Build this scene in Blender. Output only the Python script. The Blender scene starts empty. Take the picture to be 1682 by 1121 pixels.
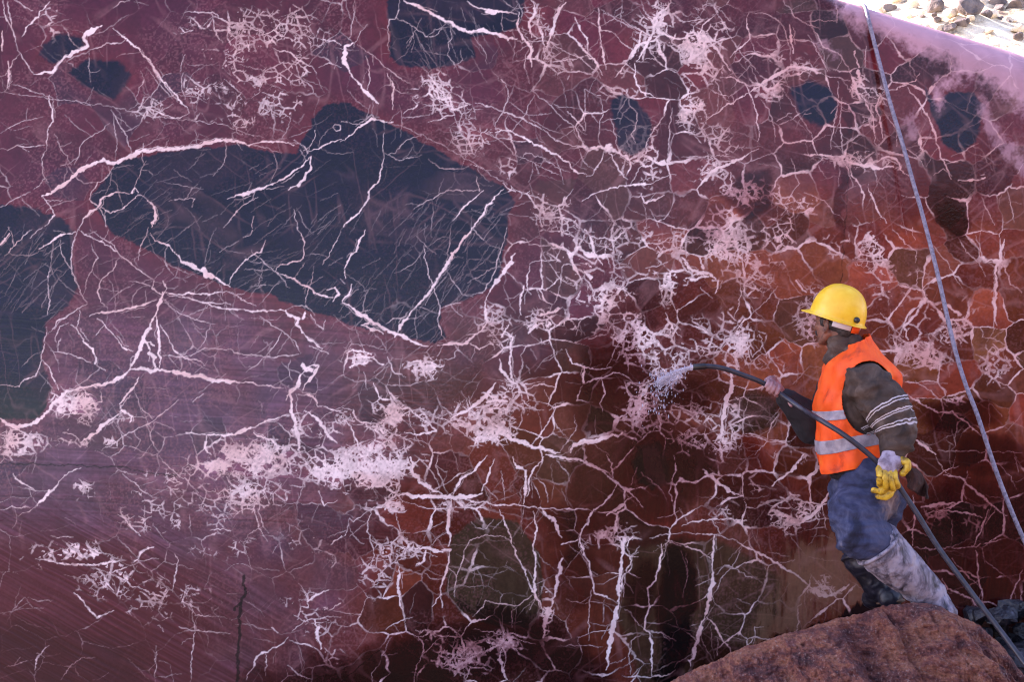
import bpy, bmesh, math, random
import numpy as np
from mathutils import Vector, Matrix, noise as mnoise

S = bpy.context.scene
COL = S.collection
R = math.radians
# ------------------------------------------------------------------ camera
FPX = 2196.0                     # focal length in units of 1/1682 of the picture width
CAMY, CAMZ = -7.5, 1.9
cam = bpy.data.cameras.new('camera'); camo = bpy.data.objects.new('camera', cam); COL.objects.link(camo)
cam.sensor_width = 36; cam.lens = 36 * FPX / 1682; cam.clip_end = 2000; cam.clip_start = .05
camo.location = (0, CAMY, CAMZ); camo.rotation_euler = (R(90), 0, 0)
S.camera = camo
# ------------------------------------------------------------------ sky, sun, exposure
SUN_EL, SUN_AZ = R(36), R(-60)   # the sun stands behind the stone, to the left; azimuth from +y
sd = Vector((math.sin(SUN_AZ) * math.cos(SUN_EL), math.cos(SUN_AZ) * math.cos(SUN_EL), math.sin(SUN_EL)))
W = bpy.data.worlds.new('World'); S.world = W; W.use_nodes = True
nt = W.node_tree; bg = nt.nodes['Background']; sky = nt.nodes.new('ShaderNodeTexSky'); sky.sky_type = 'NISHITA'
sky.sun_disc = False; sky.sun_elevation = SUN_EL; sky.sun_rotation = SUN_AZ; sky.air_density = 1.0; sky.dust_density = .6; sky.ozone_density = 1.6
nt.links.new(sky.outputs[0], bg.inputs[0]); bg.inputs[1].default_value = .15
sl = bpy.data.lights.new('sun', 'SUN'); sl.energy = 5.0; sl.angle = R(.5); sl.color = (1, .94, .84)
so = bpy.data.objects.new('sun', sl); COL.objects.link(so); so.rotation_euler = (-sd).to_track_quat('-Z', 'Y').to_euler()
S.view_settings.view_transform = 'Standard'; S.view_settings.look = 'None'; S.view_settings.gamma = 1
S.view_settings.exposure = 2.12
try:
    S.view_settings.use_white_balance = True; S.view_settings.white_balance_temperature = 7400; S.view_settings.white_balance_tint = 36
except Exception: pass
S.cycles.filter_width = 1.15; S.cycles.max_bounces = 6; S.cycles.use_denoising = True

# ------------------------------------------------------------------ helpers
def tag(o, label=None, cat=None, group=None, kind=None):
    if label: o['label'] = label
    if cat: o['category'] = cat
    if group: o['group'] = group
    if kind: o['kind'] = kind
    return o
def link(name, me, mat=None, parent=None, smooth=True):
    o = bpy.data.objects.new(name, me); COL.objects.link(o)
    if mat: me.materials.append(mat)
    if parent: o.parent = parent; o.matrix_parent_inverse = parent.matrix_world.inverted()
    if smooth: me.polygons.foreach_set('use_smooth', [True] * len(me.polygons))
    return o
def build(name, bm, mat=None, parent=None, smooth=True):
    bmesh.ops.recalc_face_normals(bm, faces=bm.faces)
    me = bpy.data.meshes.new(name); bm.to_mesh(me); bm.free()
    return link(name, me, mat, parent, smooth)
def empty(name, loc):
    o = bpy.data.objects.new(name, None); COL.objects.link(o); o.location = loc; o.empty_display_size = .1
    bpy.context.view_layer.update(); return o
def bake(o):
    """keep the result of the modifiers as the object's own mesh"""
    dg = bpy.context.evaluated_depsgraph_get(); me = bpy.data.meshes.new_from_object(o.evaluated_get(dg)); old = o.data
    o.modifiers.clear(); o.data = me; bpy.data.meshes.remove(old)
    me.polygons.foreach_set('use_smooth', [True] * len(me.polygons)); return o
def fuse(o, vox, it=6, fac=.5):
    m = o.modifiers.new('r', 'REMESH'); m.mode = 'VOXEL'; m.voxel_size = vox; m.use_smooth_shade = True
    m = o.modifiers.new('s', 'SMOOTH'); m.factor = fac; m.iterations = it
    return bake(o)
def P(px, py, depth):
    """a point at that distance in front of the camera, seen at (px, py) of the 1682-wide photograph"""
    return Vector(((px - 841) * depth / FPX, CAMY + depth, CAMZ + (560.5 - py) * depth / FPX))
def M(px, py, dy=0.): return P(px, py, 6.6 + dy)           # the worker's place
def mat(name, col, rough=.6, **kw):
    m = bpy.data.materials.new(name); m.use_nodes = True; b = m.node_tree.nodes['Principled BSDF']
    b.inputs['Base Color'].default_value = (*col, 1); b.inputs['Roughness'].default_value = rough
    for k, v in kw.items(): b.inputs[k].default_value = v
    return m
def noisy(name, stops, scale, rough=.7, bump=.3, bscale=None, detail=8, stretch=(1, 1, 1), dist=.0, coord='Object', bdist=.01, **kw):
    """a material whose colour runs through stops along a noise, with a noise bump"""
    m = mat(name, stops[0][1], rough, **kw); t = m.node_tree; b = t.nodes['Principled BSDF']; N = t.nodes.new; L = t.links.new
    tc = N('ShaderNodeTexCoord'); mp = N('ShaderNodeMapping'); mp.inputs['Scale'].default_value = stretch; L(tc.outputs[coord], mp.inputs[0])
    n = N('ShaderNodeTexNoise'); n.inputs['Scale'].default_value = scale; n.inputs['Detail'].default_value = detail; n.inputs['Roughness'].default_value = .62; n.inputs['Distortion'].default_value = dist
    L(mp.outputs[0], n.inputs[0]); r = N('ShaderNodeValToRGB'); e = r.color_ramp.elements
    while len(e) < len(stops): e.new(.5)
    for k, (p, c) in enumerate(stops): e[k].position = p; e[k].color = (*c, 1)
    L(n.outputs[0], r.inputs[0]); L(r.outputs[0], b.inputs['Base Color'])
    if bump:
        n2 = N('ShaderNodeTexNoise'); n2.inputs['Scale'].default_value = bscale or scale * 3; n2.inputs['Detail'].default_value = 8; L(mp.outputs[0], n2.inputs[0])
        bp = N('ShaderNodeBump'); bp.inputs['Strength'].default_value = bump; bp.inputs['Distance'].default_value = bdist; L(n2.outputs[0], bp.inputs['Height']); L(bp.outputs[0], b.inputs['Normal'])
    return m
def frame(d, up=(0, 0, 1)):
    d = Vector(d).normalized(); s = d.cross(Vector(up))
    if s.length < 1e-4: s = d.cross(Vector((0, 1, 0)))
    s.normalize(); return d, s, s.cross(d).normalized()
def tube(bm, pts, rad, seg=14, up=(0, 0, 1), flat=1.0, cap=True):
    """rings along pts; flat squeezes them along the second axis; rounded ends"""
    pts = [Vector(p) for p in pts]; n = len(pts)
    if not hasattr(rad, '__len__'): rad = [rad] * n
    rings = []; A = []
    for k in range(n):
        d = (pts[min(k + 1, n - 1)] - pts[max(k - 1, 0)]); A.append(frame(d, up))
    def ring(c, s, u, r): return [bm.verts.new(c + s * (math.cos(a) * r) + u * (math.sin(a) * r * flat)) for a in [2 * math.pi * i / seg for i in range(seg)]]
    if cap:
        for q in (.35, .75): rings.append(ring(pts[0] - A[0][0] * rad[0] * math.cos(q * math.pi / 2), A[0][1], A[0][2], rad[0] * math.sin(q * math.pi / 2)))
    for k in range(n): rings.append(ring(pts[k], A[k][1], A[k][2], rad[k]))
    if cap:
        for q in (.75, .35): rings.append(ring(pts[-1] + A[-1][0] * rad[-1] * math.cos(q * math.pi / 2), A[-1][1], A[-1][2], rad[-1] * math.sin(q * math.pi / 2)))
    for a, b in zip(rings[:-1], rings[1:]):
        for i in range(seg): bm.faces.new((a[i], a[(i + 1) % seg], b[(i + 1) % seg], b[i]))
    bm.faces.new(rings[0][::-1]); bm.faces.new(rings[-1])
def ball(bm, c, r, axes=None, seg=20):
    """ellipsoid; r = three radii along axes (rows of a 3x3)"""
    ax = axes or Matrix.Identity(3); m = Matrix.Translation(c) @ (ax.transposed().to_4x4() @ Matrix.Diagonal((*r, 1)))
    bmesh.ops.create_uvsphere(bm, u_segments=seg, v_segments=seg // 2 + 2, radius=1, matrix=m)
def spline(pts, n=8):
    """Catmull-Rom through pts"""
    p = [Vector(q) for q in pts]; p = [p[0] * 2 - p[1]] + p + [p[-1] * 2 - p[-2]]; out = []
    for k in range(1, len(p) - 2):
        for i in range(n):
            t = i / n; a, b, c, d = p[k - 1:k + 3]
            out.append(.5 * ((2 * b) + (c - a) * t + (2 * a - 5 * b + 4 * c - d) * t * t + (3 * b - a - 3 * c + d) * t ** 3))
    return out + [p[-2]]
def crumple(o, amp, sc, stretch=(1, 1, 1), seed=0, ridged=True):
    me = o.data; no = [v.normal.copy() for v in me.vertices]
    for v, n in zip(me.vertices, no):
        q = Vector((v.co.x * stretch[0], v.co.y * stretch[1], v.co.z * stretch[2])) * sc + Vector((seed * 7.3, seed * 1.7, 0))
        h = mnoise.noise(q + Vector((mnoise.noise(q * .7) * .8, 0, mnoise.noise(q * .7 + Vector((5, 5, 5))) * .8)))
        if ridged: h = .55 - 1.4 * abs(h)
        v.co += n * (h * amp)
    me.update()

TRACES = """
A
5 505,125 430,158 410,185 435,225 400,245 320,280 285,320 260,355 170,365
7 480,135 435,165
2.2 435,240 480,240 520,210 600,210 625,190
2.2 90,250 130,310 170,365
2.5 15,0 20,60 60,140
4 10,150 8,250
2 40,10 50,80 65,160 90,250
3.5 40,300 45,380 35,440
1.4 60,415 130,440 210,465 260,480
3 555,140 620,190 680,240 740,300 790,380 850,450 900,510 935,555
2 700,250 760,350 820,430 870,490
1.2 720,330 780,410 850,490
2.2 935,555 890,580 840,575 760,550 720,525 680,545
2.8 240,470 255,540 260,600 235,650 230,720
1.5 230,720 205,780 210,850 240,900
2 260,480 270,580
1 0,455 110,470 250,485 400,505 540,525 700,560 900,590 1100,610 1200,650 1300,680
1.1 0,655 60,625 130,590 210,575
1.8 0,730 40,740 80,715 130,725 220,715
1.4 270,660 290,720 330,770 355,810
1.6 545,540 580,600 610,650 650,755
1.2 560,560 560,620 575,700 570,790
1.4 540,610 470,660 410,700 390,750 370,810
1 700,600 660,630 600,650
5.5 205,965 250,950 310,910 370,860 430,820 480,800 560,805 620,775 680,750 780,735 880,735 960,725 1040,705 1110,690 1170,700 1230,715
3 1230,715 1290,700 1390,700 1450,715
2.6 205,965 240,1010 270,1060 220,1115
1.5 1140,655 1150,690 1190,740
1.2 1230,715 1320,730 1390,750
1 960,640 970,710
2 560,820 530,875 480,900 450,940 440,985 480,1010 510,1060 525,1121
1.5 0,1025 50,995 100,970 150,945
3.4 390,1121 430,1060 475,1030 490,1010 510,970 560,950 640,955
1.6 660,945 670,900 690,860 720,790
3 650,950 665,925 680,950
2 480,1010 540,1050 600,1030 650,990 680,960 730,990
5 730,990 760,1020 770,1060 745,1121
1.5 830,990 880,980 960,980 945,1020
5 1150,970 1200,960 1270,930 1340,910
3.4 1340,910 1400,880 1450,845 1490,815 1530,770
1.5 1120,978 1150,970
4 1420,935 1470,915 1500,880 1530,830 1530,770
2.6 1520,750 1570,735 1620,710 1680,685
2 1450,690 1500,720 1520,755
2 1550,640 1555,670 1530,720 1500,745
2.5 1650,615 1640,630 1655,645 1675,640 1678,620 1650,615
2 1100,1121 1150,1060 1200,1005 1240,990 1270,970
2 1450,1030 1465,1121
1.5 1250,1065 1240,1121
2.2 1130,130 1120,190 1140,220
3 1215,200 1230,250 1215,210
2 910,60 980,60 1050,60 1100,100 1180,130 1230,130
2.5 1230,130 1300,170 1350,150 1420,190
2.5 1350,240 1430,260 1480,300 1540,330 1560,360
2 1570,330 1620,310 1680,330
2.5 1590,190 1650,200 1680,220
2 1040,60 1060,150 1100,210
1.6 900,360 895,440 910,490
2 560,40 590,10 640,0
2 0,380 30,370 60,300 100,270
3 250,10 200,60 150,120 110,180
2.4 80,0 130,40 160,50
1.4 690,350 710,390 680,450 670,490
1.2 440,260 440,330 445,400
1.2 910,270 890,350
B
4.6 310,0 400,40 500,90 560,125 630,155 700,145 780,175 870,190
3 620,0 660,30 720,45 790,55 870,70
7 725,55 760,60
1.3 800,0 850,40 880,60
1.5 290,0 285,50 270,95 240,95 232,180 235,250
1.3 270,85 350,120 420,180 460,175 520,115
1 395,90 360,160 325,235
1.3 540,120 545,180 530,210 530,270 560,320 580,370
1.1 590,240 600,300 560,340
1.2 800,55 790,110 800,150 870,150
1.2 650,170 710,250 720,320
4 880,60 870,120 900,190 930,230 940,330
4 940,0 960,60 930,110 940,180
2.5 980,40 970,120 1000,220 1000,290
5 1110,10 1060,90 1050,130 1030,190 1010,240
3 1150,80 1180,150 1210,190 1215,270
3 1270,40 1275,130 1280,200 1290,280 1310,340
3 1210,270 1260,310 1285,370
1.8 870,200 960,205 1020,205 1100,250 1180,290 1240,340 1280,380
2 1000,300 1100,300 1180,280 1220,270
1.2 1390,0 1380,60 1380,130
1.5 1390,60 1330,100 1280,125
4 1560,60 1540,160 1500,230 1460,300
4 1480,150 1470,220 1420,290
2.4 1420,290 1350,380
3 1450,310 1450,390 1480,450 1540,475
1.3 1480,0 1500,60 1560,110 1640,200 1680,230
2 1430,120 1490,160 1520,180
1.2 1280,40 1350,90 1420,130 1460,160
2 1500,290 1550,290 1610,330 1660,350
5 60,210 20,230 20,310 60,380
6 60,380 100,420 140,470 190,510
1.5 70,0 60,100 40,190
1.3 130,120 90,170 60,230
2.5 230,360 250,400 255,460 260,540
2 120,270 140,330 145,400 130,440
1.5 80,220 160,270 220,330 300,390 340,410
3.5 430,370 470,420 500,450 520,500 550,540
3.5 460,470 500,490 540,480 550,540 600,530 620,520
2.5 550,540 560,570 520,570 480,590 430,600
2 560,580 590,640 620,660 650,640
2.4 350,490 380,520 330,540 310,560
2 660,505 740,525 800,550 880,580 940,605 1000,640 1060,690 1140,720 1230,730
3 770,630 840,645 920,690 1000,730 1080,770 1120,800 1150,840 1210,865
3 760,650 800,640
2 830,480 820,440 790,390
2 830,460 800,545 760,620
1 820,490 900,560 990,620 1100,660
1.3 940,440 1020,510 1100,590 1160,630 1210,665
2.5 1115,545 1160,590 1200,640
1.6 1200,440 1205,540 1205,650
1.3 720,650 800,700 850,760 900,780 1000,830 1080,860
1.3 880,790 910,750 980,770 1060,820 1130,850
2.5 1290,735 1330,760 1370,840 1410,890
2.2 1300,740 1280,800 1240,860 1210,870
3 1190,990 1240,955 1310,935 1400,915
4 1400,915 1470,910 1530,905
2 1530,905 1600,870 1650,860
1.3 1325,580 1350,660 1380,770 1430,820
2.2 1420,490 1425,525 1460,560 1450,640 1430,660 1450,700
1 1420,530 1390,560 1370,610
2.2 1600,560 1540,640 1510,700 1510,745 1440,810
2 1635,530 1620,640 1610,780
3 1480,950 1500,1000 1550,990 1590,960
1.5 1520,1030 1550,1080 1570,1121
3.4 0,700 60,660 100,620 150,580 210,600 260,600
1.3 0,600 60,610 100,610
1.5 215,600 210,700 215,780
2.6 215,780 190,880 150,930 130,990 90,1050 40,1090 10,1121
1.2 210,760 300,790 400,765
1.3 430,780 490,830 560,830 630,820
1.6 670,870 685,940
1.6 690,935 620,940 530,935 430,990 360,1030
2.5 700,940 640,990 600,1030 550,1090
3.5 800,930 760,975 720,1010 690,1070 650,1121
1 240,600 350,640 450,690 550,745 650,800 740,860 820,910
2.5 800,900 820,930 860,940
1.5 1200,440 1230,460 1280,470
1.6 1280,480 1290,560 1270,660 1280,720
1.5 860,0 900,60 880,110
1.5 300,580 380,575 440,560
C
2.5 330,60 320,120 340,190 280,240 240,280
1.5 330,60 400,60 460,90 500,130 530,220 535,300
1.5 150,20 200,110 250,200 310,280 380,360
5 20,180 60,280 100,260
4 100,160 140,200 200,280 240,350
1.8 500,0 540,60 620,120 680,140
1.3 610,100 700,100 770,100
2 640,130 700,230 780,270 830,350
2 620,170 680,270 720,350
4 530,120 540,200 545,260
2.6 120,595 200,530 270,490 340,450
4.5 340,450 400,410 460,370 530,330 600,330 690,360
2 690,360 760,380 830,400
2.6 190,380 250,380 310,410 340,480 370,560 380,650 370,700
1.5 390,490 430,540 460,650 460,700
2 110,300 160,380 210,480 230,500
1.3 480,420 540,510 610,610 660,700
1.8 770,400 770,520 750,620 735,740
2 790,480 780,600 795,760
2.5 850,430 900,490 940,570 950,650 960,720
7 870,350 880,400 900,420
2.5 850,250 870,330
2.5 910,230 900,330
3 940,430 970,480 960,520 980,600 990,680
2 990,540 1030,600 1060,640 1060,720
2.6 1010,450 1100,420 1150,400 1170,360
1.6 1120,300 1150,370
3 1110,430 1160,490 1220,590 1250,680 1290,790 1330,880
4 100,865 180,830 250,800 330,760
2 330,760 380,735
1.5 0,770 100,775 200,770 260,775
3 590,760 700,765 790,790
6 790,790 860,805 950,830 1040,825
4 960,800 1010,770 1060,790 1080,840 1120,870
1.5 540,780 560,850 580,900 540,960 500,1020
2.2 410,930 480,980 500,1010 530,1060
3 830,840 870,900 900,960 890,1030
3 920,910 940,980 970,1050 1010,1100
1.6 600,950 700,990 750,1050 800,1080
3 240,850 240,930 280,990 290,940
1.8 1240,860 1290,830 1330,870
1.8 1480,970 1500,1030 1540,1110
1.5 1600,920 1620,1000 1640,1100
2.5 1360,890 1440,885 1490,880
4 1480,880 1495,878
1.5 1330,770 1400,740 1460,710
1.5 1090,720 1150,760 1200,840
2 760,0 770,60 765,110
1.4 0,260 30,310 100,280
1.6 600,565 640,560
2 790,540 830,550 820,530
2 470,600 510,570 520,555 540,560
1.4 150,0 220,90 260,120
2 0,110 60,100 130,90
D
4 0,85 20,60 40,30
2 20,140 100,60 160,10
3 190,105 250,75 300,40 370,20
1.6 210,0 150,50
1.8 250,190 235,240 240,330 235,430
2 395,0 370,30 355,90 350,180 370,260 400,330 430,370
1.8 300,60 300,110 340,190 380,270
1.5 450,80 480,150 460,190 420,270 410,330
2.2 380,10 480,60 560,110 640,170 700,220 760,260
1.4 440,10 560,90 600,150
2 590,150 560,210 500,250 480,320 500,370 530,400
1 530,370 600,310 660,280
3.5 440,435 500,420 580,410 650,395 720,380 770,355
2.4 760,260 750,300 800,330
2.4 800,260 820,300 800,330
1.8 640,265 700,270 760,300
6 800,320 780,380 770,430
5 770,430 740,470 710,540 690,600 660,660 640,700
5 640,700 600,735 540,765 470,775 410,785
4.5 770,430 780,500 790,600 785,690
3 700,560 760,580
7 735,620 760,640 765,690
2.5 690,580 720,560 740,600 730,660
2.4 790,480 830,540 860,610 900,640 960,650 1010,680
5.5 640,700 720,705 800,705 880,715 960,735 1050,750 1180,760
2.6 1180,760 1290,780 1400,790
3 810,320 900,330 980,330 1060,325 1140,320
2 820,330 920,345 1000,365 1080,375 1140,380
2.5 900,340 1000,370 1060,390 1140,400 1200,405 1270,410 1380,405
2 1140,320 1200,360 1260,390
5 1380,405 1420,430 1470,450 1460,480 1490,520
3.5 1490,520 1540,560 1590,600
4 1490,450 1500,420
1.8 810,365 860,410 900,430 960,450 1000,465 1060,480
1.4 940,450 980,500 1010,500
1.8 1280,440 1340,480 1390,510 1450,560 1480,620
2 1390,510 1360,570 1310,640
1.6 1310,640 1215,715
1.8 800,630 870,640 940,635 1010,600 1090,600 1140,600 1160,620 1280,635 1350,640 1470,625
2.4 480,450 540,510 570,545
3.5 570,545 600,590 650,610
3.5 350,480 390,520 410,560
6 410,560 450,600 475,640
4 475,640 470,670
1.6 470,670 520,705
2.2 450,660 380,640 330,620 260,615
2.5 430,380 380,400 340,430 280,460 260,500
2.4 390,400 390,450 380,500
2 340,470 290,490 270,540 280,590
2 230,490 220,560 205,640 180,730 120,750 95,785 0,775
2.4 205,650 240,690 270,760 290,800
5 480,790 400,790 310,830 250,890 190,950 150,975 80,985 30,970 0,940
2.5 490,800 500,860 440,880
4 680,740 660,790 620,830 590,870 600,900
5 610,910 560,940 500,980 440,1040 400,1060
4 600,900 650,930 640,960
2 880,850 800,920 740,960 680,990 580,1050 500,1100
2 1000,820 950,860
2 700,890 750,940
2 760,960 740,1040 780,1110
1.8 760,960 830,980 860,1000
2 310,1010 370,1030 410,1070
2.5 920,1015 1000,1020
5 1000,1020 1100,1025 1180,1005 1260,980
3.4 1260,980 1330,950 1420,930
4 1020,1030 1010,1090 1040,1121
4 1250,1010 1350,1060 1400,1100
4 1430,800 1440,900 1450,960 1470,1040 1480,1120
5 1500,900 1560,940 1610,1010 1660,1060
4.5 1410,850 1430,810 1470,780 1480,730 1520,690
8 1490,680 1530,700
4 1520,690 1570,680 1550,720 1490,800
1.8 1430,650 1420,690 1440,750
2.6 1470,820 1540,830 1570,880 1680,905
2.4 1520,580 1560,600 1620,620
1.8 1530,430 1560,480 1590,500
1.8 1590,500 1600,460
1.8 730,0 725,40 690,90 680,160
3 740,30 760,65 830,90 880,140
7 880,140 920,180 1000,210
9 1000,210 1040,240
4 1040,240 1130,290
2.4 1130,280 1150,230 1190,180 1240,140 1290,120 1310,60
2 1240,10 1230,40 1200,50
2.5 1465,0 1490,50 1500,150 1440,170 1370,190 1360,220
1.6 1240,110 1300,170 1370,230 1430,300
3.4 1380,230 1450,255 1510,290 1570,330 1640,350
2 1680,20 1640,100 1590,185
1.3 1545,190 1540,250 1510,330 1500,400
4 1610,310 1650,300 1670,330 1640,360
1 1200,210 1270,210 1350,210
E
3.5 120,10 90,60 80,100 40,150 20,200 25,250
4 50,280 40,330 10,360
1.8 0,250 20,280
4.5 10,370 60,400 120,440 180,480 240,515 280,530 350,555 430,580
5 100,480 150,500 210,520
3 100,480 150,465 200,490
4 650,0 600,60 540,150 500,220 450,300 400,360 350,410
4 350,410 310,460 265,540
2 560,140 490,240 430,320
2.2 220,475 280,450 330,430
2 410,80 420,170 430,230 455,290 470,340 490,400 475,450 500,530 520,560
2 490,400 540,380 590,370
1.4 520,210 560,280 600,330 650,340
1.6 820,0 800,80 770,160 740,260 700,320 620,330
1.3 650,10 700,60
1.2 370,40 440,110 470,130
1.4 540,0 530,100 520,200
5 860,130 800,220 750,290 720,340
5 720,340 710,400 720,470
4 720,470 690,510 640,550 600,575 530,575 480,585
3 620,560 680,600 730,570 760,600
1.8 580,580 560,640 490,650
2 890,50 930,80 1000,90 1060,85
2 930,180 990,160 1060,160 1080,110
3 930,190 920,260 930,330
4 900,290 880,380 890,430
2 1030,180 1070,240 1110,270 1150,290
2 1080,240 1100,180 1180,190
2.6 1000,310 1050,280 1070,260
4 980,310 1000,360 1040,380
4 1200,10 1240,70 1260,140 1290,190
2.5 1220,50 1300,50 1350,60 1400,20 1410,0
2 1310,60 1300,130 1330,200
2 1450,50 1520,75 1570,75 1640,50
6 1200,220 1230,250
4 1180,310 1160,350 1200,365
3 830,480 790,540
4 810,510 850,540 840,600 830,670 850,760
2 740,630 830,600
4 780,650 790,700 840,760 880,780
6 930,520 940,500 960,480
6 990,430 1030,420 1080,400
2.6 910,800 950,780 1000,770 1060,790
2 1200,440 1170,470 1160,530
1.6 1310,430 1310,520
1.6 1220,550 1300,530
1.8 1340,470 1350,520 1390,550 1350,600 1330,660 1310,690
2.5 1110,600 1140,670 1200,690 1260,700 1330,690
4 1200,690 1190,760
2.5 1190,770 1280,740 1340,715 1400,730 1440,760
2.6 1285,740 1300,820 1280,870 1290,910
5 760,770 720,830 680,860 640,890 590,920 540,945
2 630,830 640,880 660,920
5 700,815 740,830 790,850
5 720,860 760,850 820,860
3 740,810 750,860 770,880
2 890,800 890,850 940,890 1000,900
1.5 1000,800 1030,850 1020,880
1.5 1030,900 1060,870 1100,860
2.4 1060,880 1020,970 960,1050 940,1070
1.2 1030,940 1080,1000 1120,1040
1.5 1150,920 1160,980 1120,1050 1080,1100
5.5 780,1000 840,1040 900,1060 960,1090 1080,1110
6 1130,1110 1150,1070 1220,1060 1280,1040 1340,1020 1390,1010
2.5 230,640 250,700 320,740
5 330,670 390,660 410,720 420,740
2.8 10,890 60,900 80,950 150,970 200,960
3 20,950 60,1010 80,1060 90,1110
2 30,970 190,970
4 25,620 60,605 100,610 150,625
5 30,650 70,640 110,640 160,640
4 45,690 90,670 130,665
3 60,605 70,650 60,690
3 110,600 120,640 110,680
3 160,650 210,680
2 110,710 130,800
3 160,770 200,850 280,840
3.2 230,880 330,890 380,930 430,960 470,1000 430,1010 390,1020 310,1010
2 430,930 520,950 580,1000 640,1040
1.6 1560,220 1570,300 1600,380
2 1500,200 1560,190 1610,170
3 1600,420 1640,500 1680,540
1.6 860,530 840,620 850,720 900,770 1000,760
1.4 1000,660 1050,640 1090,600
1.2 910,680 930,720
1.4 900,870 890,950 860,1030
2 1190,780 1160,850 1240,860
F
5 10,170 50,215 120,240
7 60,235 130,225 165,250
5 20,250 70,255 130,240
6 90,150 110,200
4 150,260 180,260 160,320
2 90,290 150,350
3 0,150 30,180
2.5 1040,10 1100,80 1160,120 1150,170
2 1140,0 1150,60
2 1160,200 1160,300
2 1030,250 1100,280 1160,300
1.5 1230,80 1290,150 1340,230 1380,300
1.5 1360,50 1400,120 1470,180 1500,240
4 1590,60 1570,130 1555,190 1550,280 1540,370 1550,480
2 1590,120 1590,200 1620,280 1680,320
1.5 1560,180 1500,170 1470,100 1450,40
4 1180,380 1150,430 1090,490 1120,550
2.5 1190,350 1230,370
5 1310,380 1370,430
1.3 1000,310 1020,380
2.2 980,420 1040,490 1090,540
2 1320,500 1280,560
2 1400,500 1470,490 1480,540
1.5 1480,540 1560,560 1680,660
2.8 1110,820 1200,880 1260,910 1330,910 1400,960 1460,1010 1500,1040
2 1150,755 1240,820 1310,880
1.4 1190,770 1310,770
1.4 1260,1100 1680,1110
4 1140,1040 1200,1080 1250,1121
1.4 1340,1050 1360,960 1420,920
1 1510,850 1520,1000
6 240,700 245,780 220,880 200,970 190,1060
1.5 330,840 300,960 290,1060 280,1121
2 480,910 440,970 420,1050 360,1121
2 260,1015 340,1030 460,1060 540,1050 560,1030
2 50,880 110,920 150,990
2 280,500 330,590 350,640 400,580 380,530
2 400,580 420,640
4 560,260 610,320
1.6 480,540 560,620
2 290,260 280,380 260,440
1.6 300,290 380,250 440,240 460,280
1.4 470,290 420,360 340,430
2.4 30,60 80,50 130,60
G
3 60,90 90,130 140,155 180,175
2.5 400,60 340,85 290,130
4.5 290,130 250,180 210,220 180,250
2 180,250 160,275 90,300
2 0,270 60,255 150,265
2 785,0 820,50 870,90 930,130 960,170 980,190
1.8 600,90 660,140 720,190 770,210
3 580,290 620,320 650,360 690,400
1.5 715,250 715,380
2.6 1035,370 1080,365 1140,375
2.2 1150,310 1200,270 1250,265 1270,330 1300,400 1320,430
2 1270,270 1300,350 1325,390
2.4 1570,180 1600,250 1660,225
2.6 1630,445 1680,400
2.2 250,400 310,405 360,405
3 170,510 240,520 330,540 450,545 610,520
4 660,530 690,485 760,455
2 660,525 780,510
2.4 860,490 875,520 855,620 850,680
2.4 560,590 640,640 720,670 800,700 840,690
1.6 770,580 840,635
4 480,560 520,620 560,670
3 365,680 420,740 480,800 560,770
1.8 940,720 960,860 945,1000 940,1121
1.4 770,940 765,1121
2.2 880,850 1000,870 1130,885
1.8 960,790 1030,795
2 780,840 810,870
3 170,1060 175,1000 240,940
2 180,980 220,1000
1.2 20,1050 160,1010
1.4 300,1110 340,1050 400,1000 470,1000
2.2 1440,870 1500,820 1600,800 1680,800
5 1550,810 1565,900 1580,960
3 1500,670 1520,720 1560,690 1620,670
2.6 1420,900 1380,940 1320,970 1270,990 1240,1060 1210,1110
2 1310,970 1310,1090
2 1420,1040 1470,1080 1530,1110
2.5 1620,770 1680,730
3 1340,850 1370,880
2.4 820,140 860,110 900,140 860,150
2.4 1120,110 1140,150
2 1180,90 1250,140
H
5 340,10 350,80 390,130 440,160 500,195
1.8 360,0 420,50 460,100 490,160
1.8 480,0 470,50 500,120 530,190
3.4 720,0 680,50 640,90 590,120 570,160 555,200
3 760,20 730,90 705,150 690,180
4 850,10 870,60 910,80 910,130 910,200 900,240
3 1000,10 950,70 930,120 920,200
1.8 950,110 1000,150 1020,230
6 280,200 380,200 470,210 560,215 640,205 700,190
2.5 120,260 200,260 260,250
5 540,220 530,300 530,380 530,450
2.5 560,220 650,230 780,245 900,250 1000,265 1100,265 1220,270
5.5 1010,0 1100,10 1180,25 1250,60 1300,90
3.4 1300,90 1350,130 1400,170 1440,200 1490,260
3 1310,0 1330,60 1350,130
3.5 1360,140 1340,190 1300,230 1250,270 1220,310 1190,370 1175,430 1200,490 1230,570 1240,660 1270,690 1330,710
4 1430,210 1370,260 1310,300
5 980,260 1040,310 1070,370 1085,410
3 1085,440 1130,430 1170,420
3 950,280 965,360 950,440 960,520 955,600 960,680 1000,780
2.4 780,270 820,370 860,470 910,590 950,680 985,760
1.5 640,330 660,360 710,370 750,320
2 835,425 780,400 720,395 640,420 610,470 595,540 570,600 560,700
8 370,460 430,460 500,480
5 420,470 410,520 370,540
4 500,470 540,470
3 530,470 530,530 520,580 495,630 490,690 450,750
2.5 490,690 500,750
1.5 410,580 440,610 500,610
4 290,550 280,640 290,720 300,770
6 1090,510 1075,580 1060,650 1040,720
7 1040,720 1010,800 1000,900
9 1400,410 1390,480
7 1390,480 1380,560 1370,640 1370,720
6 1370,720 1350,800 1330,900 1310,1000 1310,1060
3 1440,400 1410,450
3 1365,400 1395,440
2 1470,450 1430,520 1400,600 1390,700
3 1580,440 1575,530 1550,620 1510,660 1520,750 1500,820 1500,860 1525,880 1535,960 1530,1090
1.4 1610,440 1560,590
2 1530,870 1600,890 1650,920
1.8 1400,760 1440,800 1490,850
1.8 1480,890 1430,920 1420,1000 1430,1080
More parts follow.
